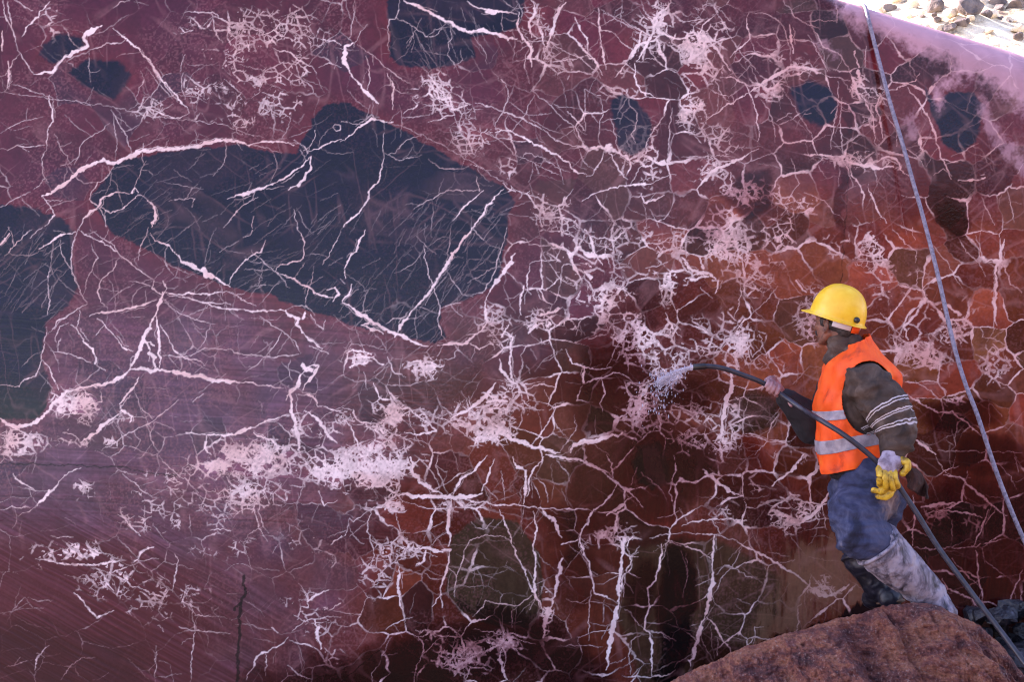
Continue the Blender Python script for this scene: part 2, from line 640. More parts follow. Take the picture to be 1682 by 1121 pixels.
1.8 1230,670 1220,800 1220,920
1.4 1300,710 1290,830
1.5 1110,710 1180,730 1220,700
1.8 650,800 700,750 710,720 790,735 870,745 940,690
1.6 870,750 840,770 840,850
2.2 220,860 280,825 350,800
2.4 370,865 460,870 530,850 590,890
2.2 490,900 440,950 400,990 370,1060 360,1121
2 650,860 720,870 800,890 860,910 960,930
4 790,960 780,1010 800,1070 820,1110
2.6 610,1121 640,1050 700,1050 740,1070
5 560,1050 620,1020 680,980
1.4 1080,935 1180,940 1290,945
2 1390,1090 1500,1095 1600,1090 1650,1060
1.6 1460,60 1440,110 1430,150
1.8 1480,80 1540,140 1580,170 1610,220
2.4 1640,0 1650,80 1620,160 1640,250
2 1560,310 1620,300 1680,265
2 1520,410 1600,390 1680,390
2.4 1600,420 1680,450
1.4 700,150 770,220 760,200
1.6 250,900 200,990 280,980
1.5 790,80 800,140 810,220
2 40,310 30,370 0,410
2 130,280 60,330 40,310
2.2 150,270 130,380 160,460 150,530
1.6 270,280 280,350 310,420
I
5 100,70 150,110 210,160 260,190 300,200
5 600,0 560,60 500,110 440,150
2.4 0,350 80,330 150,315 240,315 320,325
2 0,380 100,390 200,400 270,425
2.6 0,440 50,465 110,490 140,510
4 160,400 160,470 145,520 155,580
6 155,580 145,660 130,740 110,810
5 110,810 80,890 60,980 40,1040
3 125,800 170,850 210,920 245,980
3 270,425 350,470 430,510 500,560 570,600 630,650
1.5 170,590 210,540 270,560 320,600 370,605
1.3 300,450 260,530 200,600 150,700
5 630,650 680,690 740,690 820,640
5 750,140 710,220 650,290 580,340
2.2 400,850 360,850 360,890 320,940 280,975
2.2 590,735 570,750 565,890
1.6 640,220 560,260 480,260 390,230
1.6 730,315 680,320 650,360
2 180,970 170,990 180,900
3 1200,290 1260,280 1330,280 1420,290 1480,310
5 1180,260 1290,240 1360,240
3.4 1510,270 1490,330 1460,400 1440,450
2.4 1550,260 1500,340
2 1330,320 1330,400 1325,440
3 1140,200 1145,300 1135,450
3.5 1290,100 1370,110 1420,160 1500,220 1560,270 1600,300
2 1250,10 1290,80 1340,110
1.8 1390,170 1400,220
2 1130,465 1250,460 1350,460 1430,455 1600,410
3 1450,470 1460,600 1480,690 1495,750
1.4 1480,510 1560,570 1630,630
2.4 1330,510 1400,590 1460,640
3.5 1280,610 1310,660 1380,690
5 1380,690 1430,710 1460,760
3 1680,570 1640,650 1610,730
1.6 1560,30 1600,90 1650,170
1.6 1640,10 1660,80
1.4 0,700 30,600 20,480
2 150,320 190,390
"""
# ------------------------------------------------------------------ rock pattern (procedural, numpy)
def hsh(ix, iy, s):
    n = (ix.astype(np.int64) * 374761393 + iy.astype(np.int64) * 668265263 + s * 1442695041) & 0xffffffff
    n = ((n ^ (n >> 13)) * 1274126177) & 0xffffffff
    n = ((n ^ (n >> 16)) * 2246822519) & 0xffffffff
    return ((n ^ (n >> 15)) & 0xffffff).astype(np.float32) / float(0xffffff)

def vn(x, y, s=0):
    ix = np.floor(x); iy = np.floor(y)
    fx = (x - ix).astype(np.float32); fy = (y - iy).astype(np.float32)
    fx = fx * fx * (3 - 2 * fx); fy = fy * fy * (3 - 2 * fy)
    a = hsh(ix, iy, s); b = hsh(ix + 1, iy, s); c = hsh(ix, iy + 1, s); d = hsh(ix + 1, iy + 1, s)
    return (a + (b - a) * fx) * (1 - fy) + (c + (d - c) * fx) * fy

def fbm(x, y, s=0, o=4):
    r = 0.; a = .5; t = 0.
    for k in range(o):
        r = r + a * vn(x, y, s + 17 * k); t += a; a *= .5; x = x * 2.03 + 7.1; y = y * 2.03 + 3.3
    return r / t

def sst(a, b, v):
    t = np.clip((v - a) / (b - a), 0, 1)
    return t * t * (3 - 2 * t)

def rot(x, y, deg):
    c, s = math.cos(math.radians(deg)), math.sin(math.radians(deg))
    return x * c + y * s, -x * s + y * c

def voro(x, y, s):
    """distance to the cell edge (in cells) and a random number per cell"""
    ix = np.floor(x); iy = np.floor(y); z = np.zeros(x.shape, np.float32)
    f1 = np.full(x.shape, 9., np.float32); f2 = f1.copy(); cid = z.copy(); ax = z.copy(); ay = z.copy(); bx = z.copy(); by = z.copy()
    for dy in (-1, 0, 1):
        for dx in (-1, 0, 1):
            cx = ix + dx; cy = iy + dy
            px = (cx + .06 + .88 * hsh(cx, cy, s) - x).astype(np.float32); py = (cy + .06 + .88 * hsh(cx, cy, s + 5) - y).astype(np.float32)
            d = px * px + py * py
            n = d < f1; m = (~n) & (d < f2)
            bx = np.where(n, ax, np.where(m, px, bx)); by = np.where(n, ay, np.where(m, py, by)); f2 = np.where(n, f1, np.where(m, d, f2))
            ax = np.where(n, px, ax); ay = np.where(n, py, ay); f1 = np.where(n, d, f1); cid = np.where(n, hsh(cx, cy, s + 9), cid)
    return (f2 - f1) / (2 * np.sqrt((ax - bx) ** 2 + (ay - by) ** 2) + 1e-4), cid

def polydist(X, Y, pts, pad=60):
    """signed distance, negative inside; exact within pad of the outline"""
    P = np.array(pts, np.float32)
    out = np.full(X.shape, 1e3, np.float32)
    x0, y0 = P.min(0) - pad; x1, y1 = P.max(0) + pad
    m = (X > x0) & (X < x1) & (Y > y0) & (Y < y1)
    x = X[m]; y = Y[m]; d = np.full(x.shape, 1e9, np.float32); ins = np.zeros(x.shape, bool)
    for a, b in zip(P, np.roll(P, -1, 0)):
        e = b - a; w0 = x - a[0]; w1 = y - a[1]
        t = np.clip((w0 * e[0] + w1 * e[1]) / max(e @ e, 1e-6), 0, 1)
        d = np.minimum(d, (w0 - t * e[0]) ** 2 + (w1 - t * e[1]) ** 2)
        if a[1] != b[1]:
            c = ((a[1] > y) != (b[1] > y)) & (x < (b[0] - a[0]) * (y - a[1]) / (b[1] - a[1]) + a[0]); ins ^= c
    d = np.sqrt(d); out[m] = np.where(ins, -d, d)
    return out

TILE = {'A': (0, 0), 'B': (560, 0), 'C': (1120, 0), 'D': (0, 374), 'E': (560, 374), 'F': (1120, 374), 'G': (0, 748), 'H': (560, 748), 'I': (1120, 748)}
def read_traces():
    o = (0, 0); L = []
    for ln in TRACES.strip().splitlines():
        ln = ln.split()
        if len(ln) == 1: o = TILE[ln[0]]; continue
        L.append((float(ln[0]), [(o[0] + float(p.split(',')[0]) / 3., o[1] + float(p.split(',')[1]) / 3.) for p in ln[1:]]))
    return L

def resample(pts, step, rng, jag):
    P = np.array(pts, float); out = [P[0]]
    for a, b in zip(P[:-1], P[1:]):
        n = max(1, int(np.hypot(*(b - a)) / step)); e = b - a; nl = np.array([-e[1], e[0]]) / (np.hypot(*e) + 1e-6)
        for k in range(1, n + 1):
            j = rng.normal(0, jag) if k < n else rng.normal(0, jag * .5)
            out.append(a + e * k / n + nl * j)
    return np.array(out)

NAVY = [(148,325),(165,300),(190,270),(235,255),(345,243),(390,238),(440,250),(490,252),(500,225),(512,195),(535,172),(565,168),(600,182),(640,203),(700,235),(745,262),(800,292),(830,305),(845,330),(838,350),(835,380),(825,430),(810,470),(790,482),(725,505),(722,530),(735,555),(715,565),(660,550),(600,540),(545,520),(500,510),(440,485),(380,475),(330,455),(290,440),(240,410),(185,385),(170,360)]
NAVY2 = [(-60,335),(0,337),(60,342),(105,362),(120,380),(118,430),(128,470),(110,505),(75,530),(70,590),(80,620),(85,640),(75,670),(60,690),(0,692),(-60,690)]
NAVY3 = [(638,-60),(640,90),(655,108),(690,112),(750,108),(780,92),(772,60),(850,50),(862,20),(860,-60)]
NAVY4 = [(72,72),(95,54),(135,60),(141,75),(110,95),(85,105),(65,90)]
NAVY5 = [(112,118),(145,95),(195,100),(218,125),(205,145),(185,164),(160,155),(130,135)]
NAVY6 = [(1003,165),(1025,155),(1050,165),(1070,200),(1065,245),(1040,258),(1018,240),(1005,200)]
NAVY7 = [(1297,145),(1330,130),(1365,145),(1378,175),(1370,200),(1345,210),(1315,190)]
NAVY8 = [(1520,140),(1540,170),(1560,150),(1600,150),(1618,180),(1600,235),(1575,252),(1550,235),(1530,185)]
DARK_REFL1 = [(1048,732),(1084,728),(1098,758),(1094,794),(1070,806),(1048,790),(1040,760)]  # near-black spot, a dark reflection painted into the stone
OLIVE1 = [(742,884),(786,850),(850,858),(884,905),(892,960),(885,1010),(868,1035),(800,1028),(750,1000),(735,970),(737,920)]
OLIVE2 = [(1035,905),(1100,890),(1180,890),(1255,925),(1285,960),(1280,1010),(1240,1060),(1130,1125),(1050,1125),(1015,1010)]
OLIVE3 = [(1203,655),(1240,640),(1280,660),(1275,700),(1235,715),(1198,705)]
REFL_BAND = [(400,1200),(440,1118),(540,1090),(625,1062),(690,1034),(760,1026),(870,1048),(960,1062),(1010,1110),(1010,1200)]
DARK_REFL2 = [(1084,905),(1118,890),(1140,950),(1134,1060),(1112,1125),(1072,1125),(1096,1000)]  # near-black streak, likewise a painted reflection
TAN_REFL = [(1275,930),(1300,900),(1380,890),(1420,900),(1435,990),(1395,1000),(1345,1015),(1310,1042),(1275,1050),(1240,1060),(1270,1000)]  # outline of a bright reflection painted in tan
DRY = [(1350,-80),(1380,25),(1410,52),(1440,58),(1470,72),(1500,90),(1530,98),(1556,104),(1560,118),(1541,130),(1524,160),(1545,182),(1550,150),(1566,145),(1580,132),(1600,130),(1622,140),(1640,155),(1664,170),(1690,196),(1760,250),(2400,400),(2400,-400)]
DRY2 = [(1603,168),(1618,160),(1632,195),(1652,225),(1684,250),(1684,285),(1655,262),(1625,225),(1612,195)]
DRY3 = [(1484,203),(1503,180),(1500,222)]
DRY4 = [(1345,68),(1358,68),(1374,84),(1372,92),(1352,80)]
# white network patches: x, y, radius x, radius y, strength of the fine net, of the coarse net
WEBS = [(430,70,110,60,.55,.3),(400,150,110,50,.75,.3),(480,120,60,60,.5,.3),(330,60,60,50,.5,.2),(90,60,30,70,.4,.3),(250,170,60,25,.4,.2),(720,150,50,35,.5,.4),(780,200,50,40,.4,.2),(890,40,30,80,.6,.4),(940,110,40,40,.5,.3),(1060,60,50,70,.3,.4),(1085,20,40,30,.8,.5),
 (900,360,60,40,.7,.5),(960,430,70,60,.5,.9),(1010,390,50,50,.5,.9),(900,520,45,35,1.,.6),(810,525,30,45,.8,.6),(1000,500,60,50,.8,.4),(1040,560,40,50,1.,.6),(1085,590,35,60,.8,.5),(1060,650,40,70,.7,.5),(1055,690,40,40,.9,.5),
 (1010,140,60,70,.3,.5),(840,270,40,40,.3,.3),(1050,250,40,60,.5,.4),
 (130,650,38,32,1.2,.6),(30,725,45,20,1.2,.5),(170,715,70,18,.8,.4),(140,680,30,30,.9,.3),(215,680,30,25,.5,.3),(440,740,75,25,1.2,.7),(400,770,90,25,.9,.6),(500,700,25,50,.7,.4),(600,770,80,50,1.2,.6),(560,700,40,40,.7,.6),(650,690,50,40,1.,.6),(690,610,40,20,.9,.5),(620,740,60,40,.7,.5),(790,690,70,30,1.1,.5),(830,680,40,50,.9,.4),(820,720,50,30,1.,.5),(590,590,26,16,1.1,.6),(500,775,120,25,.9,.4),
 (1150,70,50,60,.9,.4),(1130,180,30,40,.9,.4),(1180,270,50,50,.6,.3),(1210,310,40,40,.8,.4),(1160,220,40,40,.4,.2),(1300,110,50,30,.4,.3),(1410,125,16,20,1.4,.4),(1440,170,25,60,.5,.5),(1420,270,60,12,1.,.3),(1260,150,30,20,.8,.3),
 (1200,400,50,60,.8,.4),(1100,400,50,40,.7,.4),(1090,460,40,50,.7,.6),(1230,430,30,60,.8,.3),(1280,400,60,40,.5,.6),(1300,340,60,40,.5,.6),(1440,420,25,80,.9,.5),(1400,400,50,40,.6,.5),(1500,480,50,50,.3,.9),(1560,540,60,50,.5,.9),(1520,570,60,40,.8,.8),(1640,600,40,40,.6,.5),(1620,430,60,70,.2,.5),(1330,520,30,60,.7,.5),(1200,560,25,40,1.1,.5),(1150,560,40,40,.4,.5),(1270,620,30,30,.5,.4),(1240,570,60,60,.3,.7),(1560,660,20,12,1.,.3),
 (1130,700,40,50,.6,.4),(1160,740,30,30,.9,.4),(1190,700,16,60,.7,.3),(1240,800,60,50,.4,.7),(1300,850,50,30,.8,.5),(1180,850,60,40,.3,.6),(1290,760,40,40,.5,.6),(1350,975,40,16,.9,.3),(1540,850,30,20,.5,.4),(1600,870,40,25,.3,.5),(1000,870,45,25,.8,.4),(960,860,30,20,.6,.4),
 (130,915,75,22,1.1,.5),(170,960,60,35,.8,.4),(260,990,90,40,.55,.3),(300,850,110,40,.5,.2),(420,810,90,35,.7,.3),(260,800,70,30,.55,.3),(130,800,30,20,.6,.2),(380,900,90,40,.35,.2),(500,900,60,50,.35,.2),(510,990,60,50,.35,.2),(620,930,45,60,.6,.2),(660,900,30,30,.7,.3),(540,1050,50,60,.35,.3),
 (760,1090,45,30,1.2,.4),(830,1070,45,18,1.2,.3),(720,1050,50,30,.4,.3),(905,1010,12,50,.9,.3),(640,830,25,15,1.,.3),(750,820,40,12,.9,.3)]
# wet, darker places and painted dark reflections: x, y, radius x, radius y, strength
WET_REFL = [(1065,720,16,90,1.),(1040,700,12,110,.9),(1095,690,10,70,.8),(1000,640,55,95,.8),(1070,770,95,75,1.),(1010,790,60,60,.8),(1120,650,40,40,.6),(1030,600,25,60,.8),(960,850,80,40,.55),(1570,690,70,30,1.1),(1560,345,28,40,1.1),(1620,760,70,40,.9),(1590,900,120,120,.9),(1680,900,70,120,.8),(1235,320,45,35,.8),(1130,640,60,40,.3),(730,1085,120,55,1.),(850,1060,90,45,.9),(560,1110,60,35,.7),(930,1080,60,60,.6),(1110,1000,24,120,1.3),(1060,960,26,60,.8),(1180,1080,60,50,.5),(1000,540,60,45,.3),(1170,370,30,30,.5),(460,1120,70,24,.6),(80,1090,160,70,.35),(1390,330,10,60,.5),(1395,200,8,40,.5),(1190,790,60,60,.4),(950,940,40,60,.4)]

def rock_pattern(gx, gy):
    """gx, gy: 1-D arrays of positions across and down the sawn face (in units of 1/1682 of the photographed width).
    Returns the stone's colour with some reflections painted in (linear rgb), its roughness and its saw-mark strength."""
    X, Y = np.meshgrid(gx.astype(np.float32), gy.astype(np.float32))
    rng = np.random.default_rng(11)
    n1 = fbm(X / 9, Y / 9, 3, 2) - .5; n2 = fbm(X / 9, Y / 9, 8, 2) - .5
    m1 = fbm(X / 30, Y / 30, 13, 3) - .5; m2 = fbm(X / 30, Y / 30, 18, 3) - .5
    l1 = fbm(X / 120, Y / 120, 23, 3) - .5; l2 = fbm(X / 120, Y / 120, 28, 3) - .5
    r1 = vn(X / 3.2, Y / 3.2, 161) - .5; r2 = vn(X / 3.2, Y / 3.2, 162) - .5
    WX = X + n1 * 2 + m1 * 2 + r1 * 2.0; WY = Y + n2 * 2 + m2 * 2 + r2 * 2.0
    fine = fbm(X / 3.1, Y / 3.1, 31, 2)
    blot = fbm(X / 14, Y / 14, 33, 3)
    big = fbm(X / 180 + l1, Y / 180, 35, 4)
    mid = fbm(X / 45, Y / 45, 37, 4)
    # ---- net density
    den = np.zeros_like(X); cden = np.zeros_like(X)
    for cx, cy, rx, ry, f, c in WEBS:
        g = np.exp(-(((X + l1 * 50 - cx) / rx) ** 2 + ((Y + l2 * 50 - cy) / ry) ** 2))
        den = np.maximum(den, g * f); cden = np.maximum(cden, g * c)
    side = sst(500, 1000, X + (Y - 500) * .3)
    den = np.clip(den * (.55 + 1.0 * mid) * 1.0, 0, 1.3)
    cden = np.clip(cden + side * .55 * sst(.25, .5, big) + .16, 0, 1.2) * (.4 + 1.2 * mid)
    # ---- cells
    e1, c1 = voro((X + l1 * 60 + m1 * 14 + n1 * 2 + r1 * 1.5) / 64, (Y + l2 * 60 + m2 * 14 + n2 * 2 + r2 * 1.5) / 52, 101)
    u, v = rot(X + m1 * 8 + n1 * 2 + r1 * 1.5, Y + m2 * 8 + n2 * 2 + r2 * 1.5, 30)
    sz = .7 + .7 * fbm(X / 90, Y / 90, 151, 2)
    ea, ca = voro(u / 31, v / 22, 102); eb, cb = voro(u / 19, v / 14, 105); pick = fbm(X / 110, Y / 110, 159, 2) > .5     # larger and smaller breakage
    e2 = np.where(pick, ea, eb * .68); c2 = np.where(pick, ca, cb)
    e3, c3 = voro((X + n1 + r1 * 1.5) / 10.5, (Y + n2 + r2 * 1.5) / 9.5, 103)
    e4, c4 = voro((X + n1 * 2) / 5.6, (Y + n2 * 2) / 5.2, 104)
    tv = .25 + 1.5 * fbm(X / 11, Y / 11, 41, 2)
    wob = fbm(X / 60, Y / 60, 43, 2)
    patch = fbm(X / 26 + m1, Y / 22 + m2, 45, 3)
    den0 = den * 1.05; den = den * (.15 + .85 * sst(.36, .62, patch + (den - .6) * .3)); den0 = den0 * (.35 + .65 * sst(.34, .58, patch + (den0 - .5) * .25))
    V = np.zeros_like(X)
    w1 = (cden * 1.3 + .12) * tv * tv * (.35 + 1.5 * fbm(X / 55, Y / 55, 160, 2)) * sst(.36, .58, wob + cden * .25)                     # half widths, in picture units
    V = np.maximum(V, np.clip((w1 - e1 * 62) / 1.0 + .6, 0, 1) * np.clip(.12 + cden * 1.3, .0, .9) * (.15 + 1.1 * sst(.25, .75, vn(X / 34, Y / 34, 157))) * (w1 > .06))
    # broken fragments in a white matrix: large pieces, some split again, some of those crushed to crumbs
    tb = np.clip(den0, 0, 1.2) * (.35 + 1.3 * vn(X / 15, Y / 15, 153)) * (.5 + 1.0 * sst(.3, .6, patch))
    on = sst(.16, .34, den0 * (.55 + .9 * patch))
    q2 = 1.35 * tb + .10 + .4 * cden - e2 * 22
    split = (c2 < .05 + .80 * den0) * sst(.12, .3, den0)
    q3 = np.where(split > 0, (.85 * tb + .05) * (.5 + vn(X / 7, Y / 7, 154)) * split - e3 * 10, -9)
    crush = (c3 < -.2 + .62 * den0) * split
    q4 = np.where(crush > 0, (.58 * tb + .05) * (.4 + vn(X / 5, Y / 5, 155)) - e4 * 5.4, -9)
    fill = np.where((c3 > .88) & (den0 > .5), 1.3 * tb - .8, -9)
    q = np.maximum(np.maximum(q2, q3), np.maximum(q4, fill)) + r1 * .9
    V = np.maximum(V, np.clip(q / .7 + .5, 0, 1) * on * np.clip(.5 + .45 * den0, 0, .95) * (.66 + .6 * vn(X / 30, Y / 30, 158)))
    u, v = rot(X + n1 * 6, Y + n2 * 6, 28)
    isl = fbm(u / 6.5, v / 4.6, 141, 3)
    lim = .92 - .31 * np.clip(den0, 0, 1) - .12 * (patch - .5)
    V = np.maximum(V, sst(lim - .025, lim + .025, isl) * np.clip(.5 + .5 * den0, 0, .97) * sst(.12, .3, den0))
    V *= .70 + .42 * fine
    # ---- hairlines: stretched, ridged noise in three directions
    H = np.zeros_like(X)
    for dg, ln, wd, s, a in ((-38, 150, 20, 51, .30), (35, 170, 24, 52, .28), (82, 150, 22, 53, .30), (8, 200, 20, 54, .2)):
        u, v = rot(X + m1 * 7, Y + m2 * 7, dg)
        r = np.abs(vn(u / ln, v / wd, s) - .5)
        H = np.maximum(H, np.clip(1 - r * wd / 1.1, 0, 1) * a * sst(.45, .7, fbm(X / 70, Y / 70, s + 30, 2)))
    # ---- traced veins and their small branches
    segs = []
    def add(P, w, al):
        n = len(P)
        for k in range(n - 1):
            ww = w * (.62 + .75 * rng.random())
            ww *= min(1, .35 + .3 * min(k, n - 2 - k)) if n > 4 else .75
            segs.append((P[k][0], P[k][1], P[k + 1][0], P[k + 1][1], ww, al))
    for w, pts in read_traces():
        P = resample(pts, 7., rng, .75 + .12 * w)
        add(P, w * (.66 if w < 2.3 else .78 if w < 4 else .95), min(1., .40 + .2 * w))
        if w >= 3.4:                                               # a companion strand beside a thick vein
            off = np.array([rng.normal(0, 3.5), rng.normal(0, 3.5)])
            a = rng.integers(0, max(1, len(P) // 2)); add(P[a:a + max(4, len(P) // 2)] + off, 1.1, .6)
        L = len(P)
        for k in range(1, L - 1):
            if rng.random() < .09:
                t = P[min(k + 1, L - 1)] - P[k - 1]; ang = math.atan2(t[1], t[0]) + rng.choice([-1, 1]) * rng.uniform(.4, 1.4)
                p = P[k].copy(); br = [p.copy()]; n = rng.integers(2, 7)
                for q in range(n):
                    ang += rng.normal(0, .28); p = p + np.array([math.cos(ang), math.sin(ang)]) * rng.uniform(6, 14); br.append(p.copy())
                add(np.array(br), rng.uniform(.6, 1.2) + .08 * w, rng.uniform(.22, .6))
    # long fine streaks in the dark blue clasts
    for n, (x0, x1, y0, y1), a0 in ((150, (520, 830, 330, 560), 128), (70, (200, 560, 250, 500), 150), (40, (0, 110, 370, 500), 128), (26, (640, 840, 10, 100), 70)):
        for k in range(n):
            p = np.array([rng.uniform(x0, x1), rng.uniform(y0, y1)]); a = math.radians(a0 + rng.normal(0, 9)); Ls = rng.uniform(15, 70)
            d = np.array([math.cos(a), math.sin(a)])
            add(resample([p, p + d * Ls], 12, rng, .25), rng.uniform(.4, 1.0), rng.uniform(.08, .34))
    # faint wisps all over
    for k in range(520):
        p = np.array([rng.uniform(-20, 1700), rng.uniform(-20, 1140)]); a = rng.uniform(0, math.pi); pts = [p.copy()]
        for q in range(rng.integers(3, 10)):
            a += rng.normal(0, .16); p = p + np.array([math.cos(a), math.sin(a)]) * rng.uniform(5, 9); pts.append(p.copy())
        add(np.array(pts), rng.uniform(.6, 1.3), rng.uniform(.1, .36))
    T = np.zeros_like(X); WF = .30 + 1.0 * fbm(X / 6, Y / 6, 47, 2) + .45 * fbm(X / 40, Y / 40, 48, 2)
    for x0, y0, x1, y1, w, al in segs:
        pad = w * .6 + 6
        i0, i1 = np.searchsorted(gx, [min(x0, x1) - pad, max(x0, x1) + pad]); j0, j1 = np.searchsorted(gy, [min(y0, y1) - pad, max(y0, y1) + pad])
        if i1 <= i0 or j1 <= j0: continue
        x = WX[j0:j1, i0:i1]; y = WY[j0:j1, i0:i1]; ex = x1 - x0; ey = y1 - y0
        t = np.clip(((x - x0) * ex + (y - y0) * ey) / (ex * ex + ey * ey + 1e-6), 0, 1)
        d = np.sqrt((x - x0 - t * ex) ** 2 + (y - y0 - t * ey) ** 2)
        wf = max(w, 1.15) * .5 * (1 if w < 1.3 else WF[j0:j1, i0:i1])
        v = np.clip((wf - d) / .75 + .45, 0, 1) * al * min(1, w / 1.1 + .15)
        np.maximum(T[j0:j1, i0:i1], v, out=T[j0:j1, i0:i1])
    # ---- body colour of the stone, with some reflections painted in
    def C(r, g, b):
        return np.array([((c / 255 + .055) / 1.055) ** 2.4 if c > 10 else c / 3294.6 for c in (r, g, b)], np.float32)
    def mix(base, col, m):
        return base + (col - base) * m[..., None]
    col = np.empty(X.shape + (3,), np.float32); col[:] = C(96, 32, 40)
    col = mix(col, C(108, 40, 40), sst(.4, .7, big) * .8)
    col = mix(col, C(84, 34, 54), sst(.42, .75, fbm(X / 150, Y / 150, 61, 3)) * .7)
    low = sst(350, 800, Y + l2 * 200) * sst(200, 700, X + Y * .2 + l1 * 150)
    col = mix(col, C(118, 54, 38), low * .85)
    col *= (1 - .15 * sst(820, 1100, X + l1 * 160) * sst(420, 640, Y + l2 * 160))[..., None]
    col = mix(col, C(88, 36, 58), (1 - sst(300, 900, X + Y * .8 + l1 * 200)) * .5)
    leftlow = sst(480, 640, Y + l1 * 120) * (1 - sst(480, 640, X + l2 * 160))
    col = mix(col, C(104, 74, 92), np.clip(leftlow * (.55 + .8 * (mid - .4)), 0, .85))  # dusty mauve, with the reflected sky painted in
    sky_veil = sst(360, 620, Y + l2 * 120) * (1 - sst(-40, 60, (X - 840) * .63 + (Y - 560) * .78 - 40 + l1 * 90)) * (1 - sst(830, 930, Y + l1 * 90 - X * .12))
    col = mix(col, C(108, 80, 100), np.clip(sky_veil * (.25 + .9 * (mid - .3)), 0, .6))  # veil of the reflected sky, put into the colour
    rust = sst(280, 430, Y + l2 * 90 + (1600 - X) * .12) * sst(1000, 1240, X + l1 * 120 - (Y - 500) * .25) * (1 - sst(700, 860, Y + l2 * 120))
    col = mix(col, C(158, 78, 50), np.clip(rust * (.55 + 1.2 * (mid - .35)), 0, .85))
    cv = (c1 - .5) * np.clip(cden * 1.6, .25, 1.1) + (c2 - .5) * np.clip(den * 1.2, .05, .9)
    hue = (vn(c1 * 91.7, c1 * 0 + .5, 171) - .5) * np.clip(cden * 1.5, .2, 1.)
    col *= np.exp(cv[..., None] * 1.15 + hue[..., None] * np.array([.1, .9, .35], np.float32))
    col = mix(col, C(34, 14, 15), (vn(c1 * 57.3, c1 * 0, 172) > .72) * sst(.15, .4, cden) * side * .6)
    col = mix(col, C(84, 64, 50), (c1 > .84) * sst(.1, .3, cden) * .45 * side)
    col = mix(col, C(60, 50, 70), (c1 < .12) * .45 * (1 - side))
    brown = np.exp(-((X - 730) / 130) ** 2 - ((Y - 640) / 60) ** 2)
    col = mix(col, C(92, 62, 52), brown * .7)
    col = mix(col, C(120, 40, 36), np.exp(-((X - 1300) / 60) ** 2 - ((Y - 230) / 40) ** 2) * .6)
    # pinkish bleaching round the nets, red haloes round the blue clasts
    col = mix(col, C(150, 92, 88), np.clip(den0 * .4, 0, .3) * (.3 + blot))
    nav = np.full(X.shape, 1e3, np.float32)
    WX2 = X + m1 * 9 + n1 * 4 + r1 * 3; WY2 = Y + m2 * 9 + n2 * 4 + r2 * 3
    soft = np.zeros_like(X); dk = np.zeros_like(X)
    for pl, sf in ((NAVY, 2), (NAVY2, 3), (NAVY3, 2.5), (NAVY4, 4), (NAVY5, 4), (NAVY6, 3), (NAVY7, 5), (NAVY8, 2.5)):
        d = polydist(WX2, WY2, pl); nav = np.minimum(nav, d)
        soft = np.maximum(soft, 1 - sst(-sf, sf, d))
    col = mix(col, C(122, 40, 44), np.exp(-np.clip(nav, 0, 200) / 16) * .5 * (.5 + mid))
    navc = C(16, 13, 38)[None, None, :] * (.35 + .6 * fbm(X / 60, Y / 16, 71, 3) + .7 * fbm(X / 3.5, Y / 3.5, 72, 2))[..., None]
    navc = mix(navc, C(36, 44, 40), sst(600, 680, Y) * .8)
    navc = mix(navc, C(60, 40, 55), sst(.55, .75, fbm(X / 70, Y / 70, 73, 2)) * .35)
    col = col + (navc - col) * soft[..., None]
    for pl, sf, cc, a in ((OLIVE1, 3, (66, 56, 42), .95), (OLIVE2, 7, (74, 58, 42), .85), (OLIVE3, 7, (58, 46, 36), .85), (DARK_REFL1, 5, (3, 2, 3), 1.0), (DARK_REFL2, 9, (6, 4, 4), 1.0)):  # olive inclusions; the two near-black shapes are painted reflections
        d = polydist(WX2, WY2, pl); m = (1 - sst(-sf, sf, d)) * a
        u, v = rot(X, Y, 0)
        cc2 = C(*cc)[None, None, :] * (.7 + .6 * fbm(X / 7, Y / 60, 77, 3))[..., None]
        col = col + (cc2 - col) * m[..., None]
    d1 = polydist(WX2, WY2, OLIVE1)
    col = mix(col, C(10, 10, 10), (1 - sst(-8, 4, d1)) * sst(985, 1005, Y + (fbm(X / 5, X * 0, 79, 2) - .5) * 30 - (X - 800) * .12) * .9)
    db = polydist(WX2, WY2, REFL_BAND)
    col = mix(col, C(44, 13, 15), (1 - sst(-22, 16, db)) * .85)  # dark reflection low on the face, put into the colour
    # ---- wetness and painted dark reflections: darker, redder stone
    wet = np.zeros_like(X)  # holds both wetness and painted dark reflections
    for cx, cy, rx, ry, s in WET_REFL:
        q = ((X + l1 * 60 + m1 * 30 - cx) / rx) ** 2 + ((Y + l2 * 60 + m2 * 30 - cy) / ry) ** 2
        wet = np.maximum(wet, (1 - sst(.35, 1.5, q)) * s)
    wet = np.clip(wet, 0, 1)
    # ---- veins over the body
    col *= (1 - .30 * side - .12)[..., None] if False else (.70 - .13 * side * sst(420, 700, Y + l2 * 100))[..., None]
    vcol = C(250, 232, 230)[None, None, :] * (.72 + .42 * fbm(X / 24, Y / 24, 81, 3))[..., None]
    vcol = mix(vcol, C(218, 168, 158), sst(.45, .7, fbm(X / 50, Y / 50, 83, 2)) * .5)
    vcol = mix(vcol, C(206, 140, 132), np.clip(sst(1050, 1300, X + l1 * 200) * (.35 + .9 * (mid - .3)), 0, .75))
    vcol *= .96
    quiet = (1 - .82 * soft) * (1 - .9 * np.maximum(1 - sst(-4, 10, polydist(WX2, WY2, DARK_REFL1)), .7 * (1 - sst(-8, 6, polydist(WX2, WY2, DARK_REFL2)))))
    V = V * quiet * (1 - .5 * sst(1240, 1290, X) * 0)
    H = H * (1 - .35 * soft)
    col = mix(col, C(190, 140, 140), H * .6)
    V = np.clip(V, 0, 1); VT = np.maximum(T, V)
    VT = np.clip(VT * (.72 + .5 * fine), 0, .97)
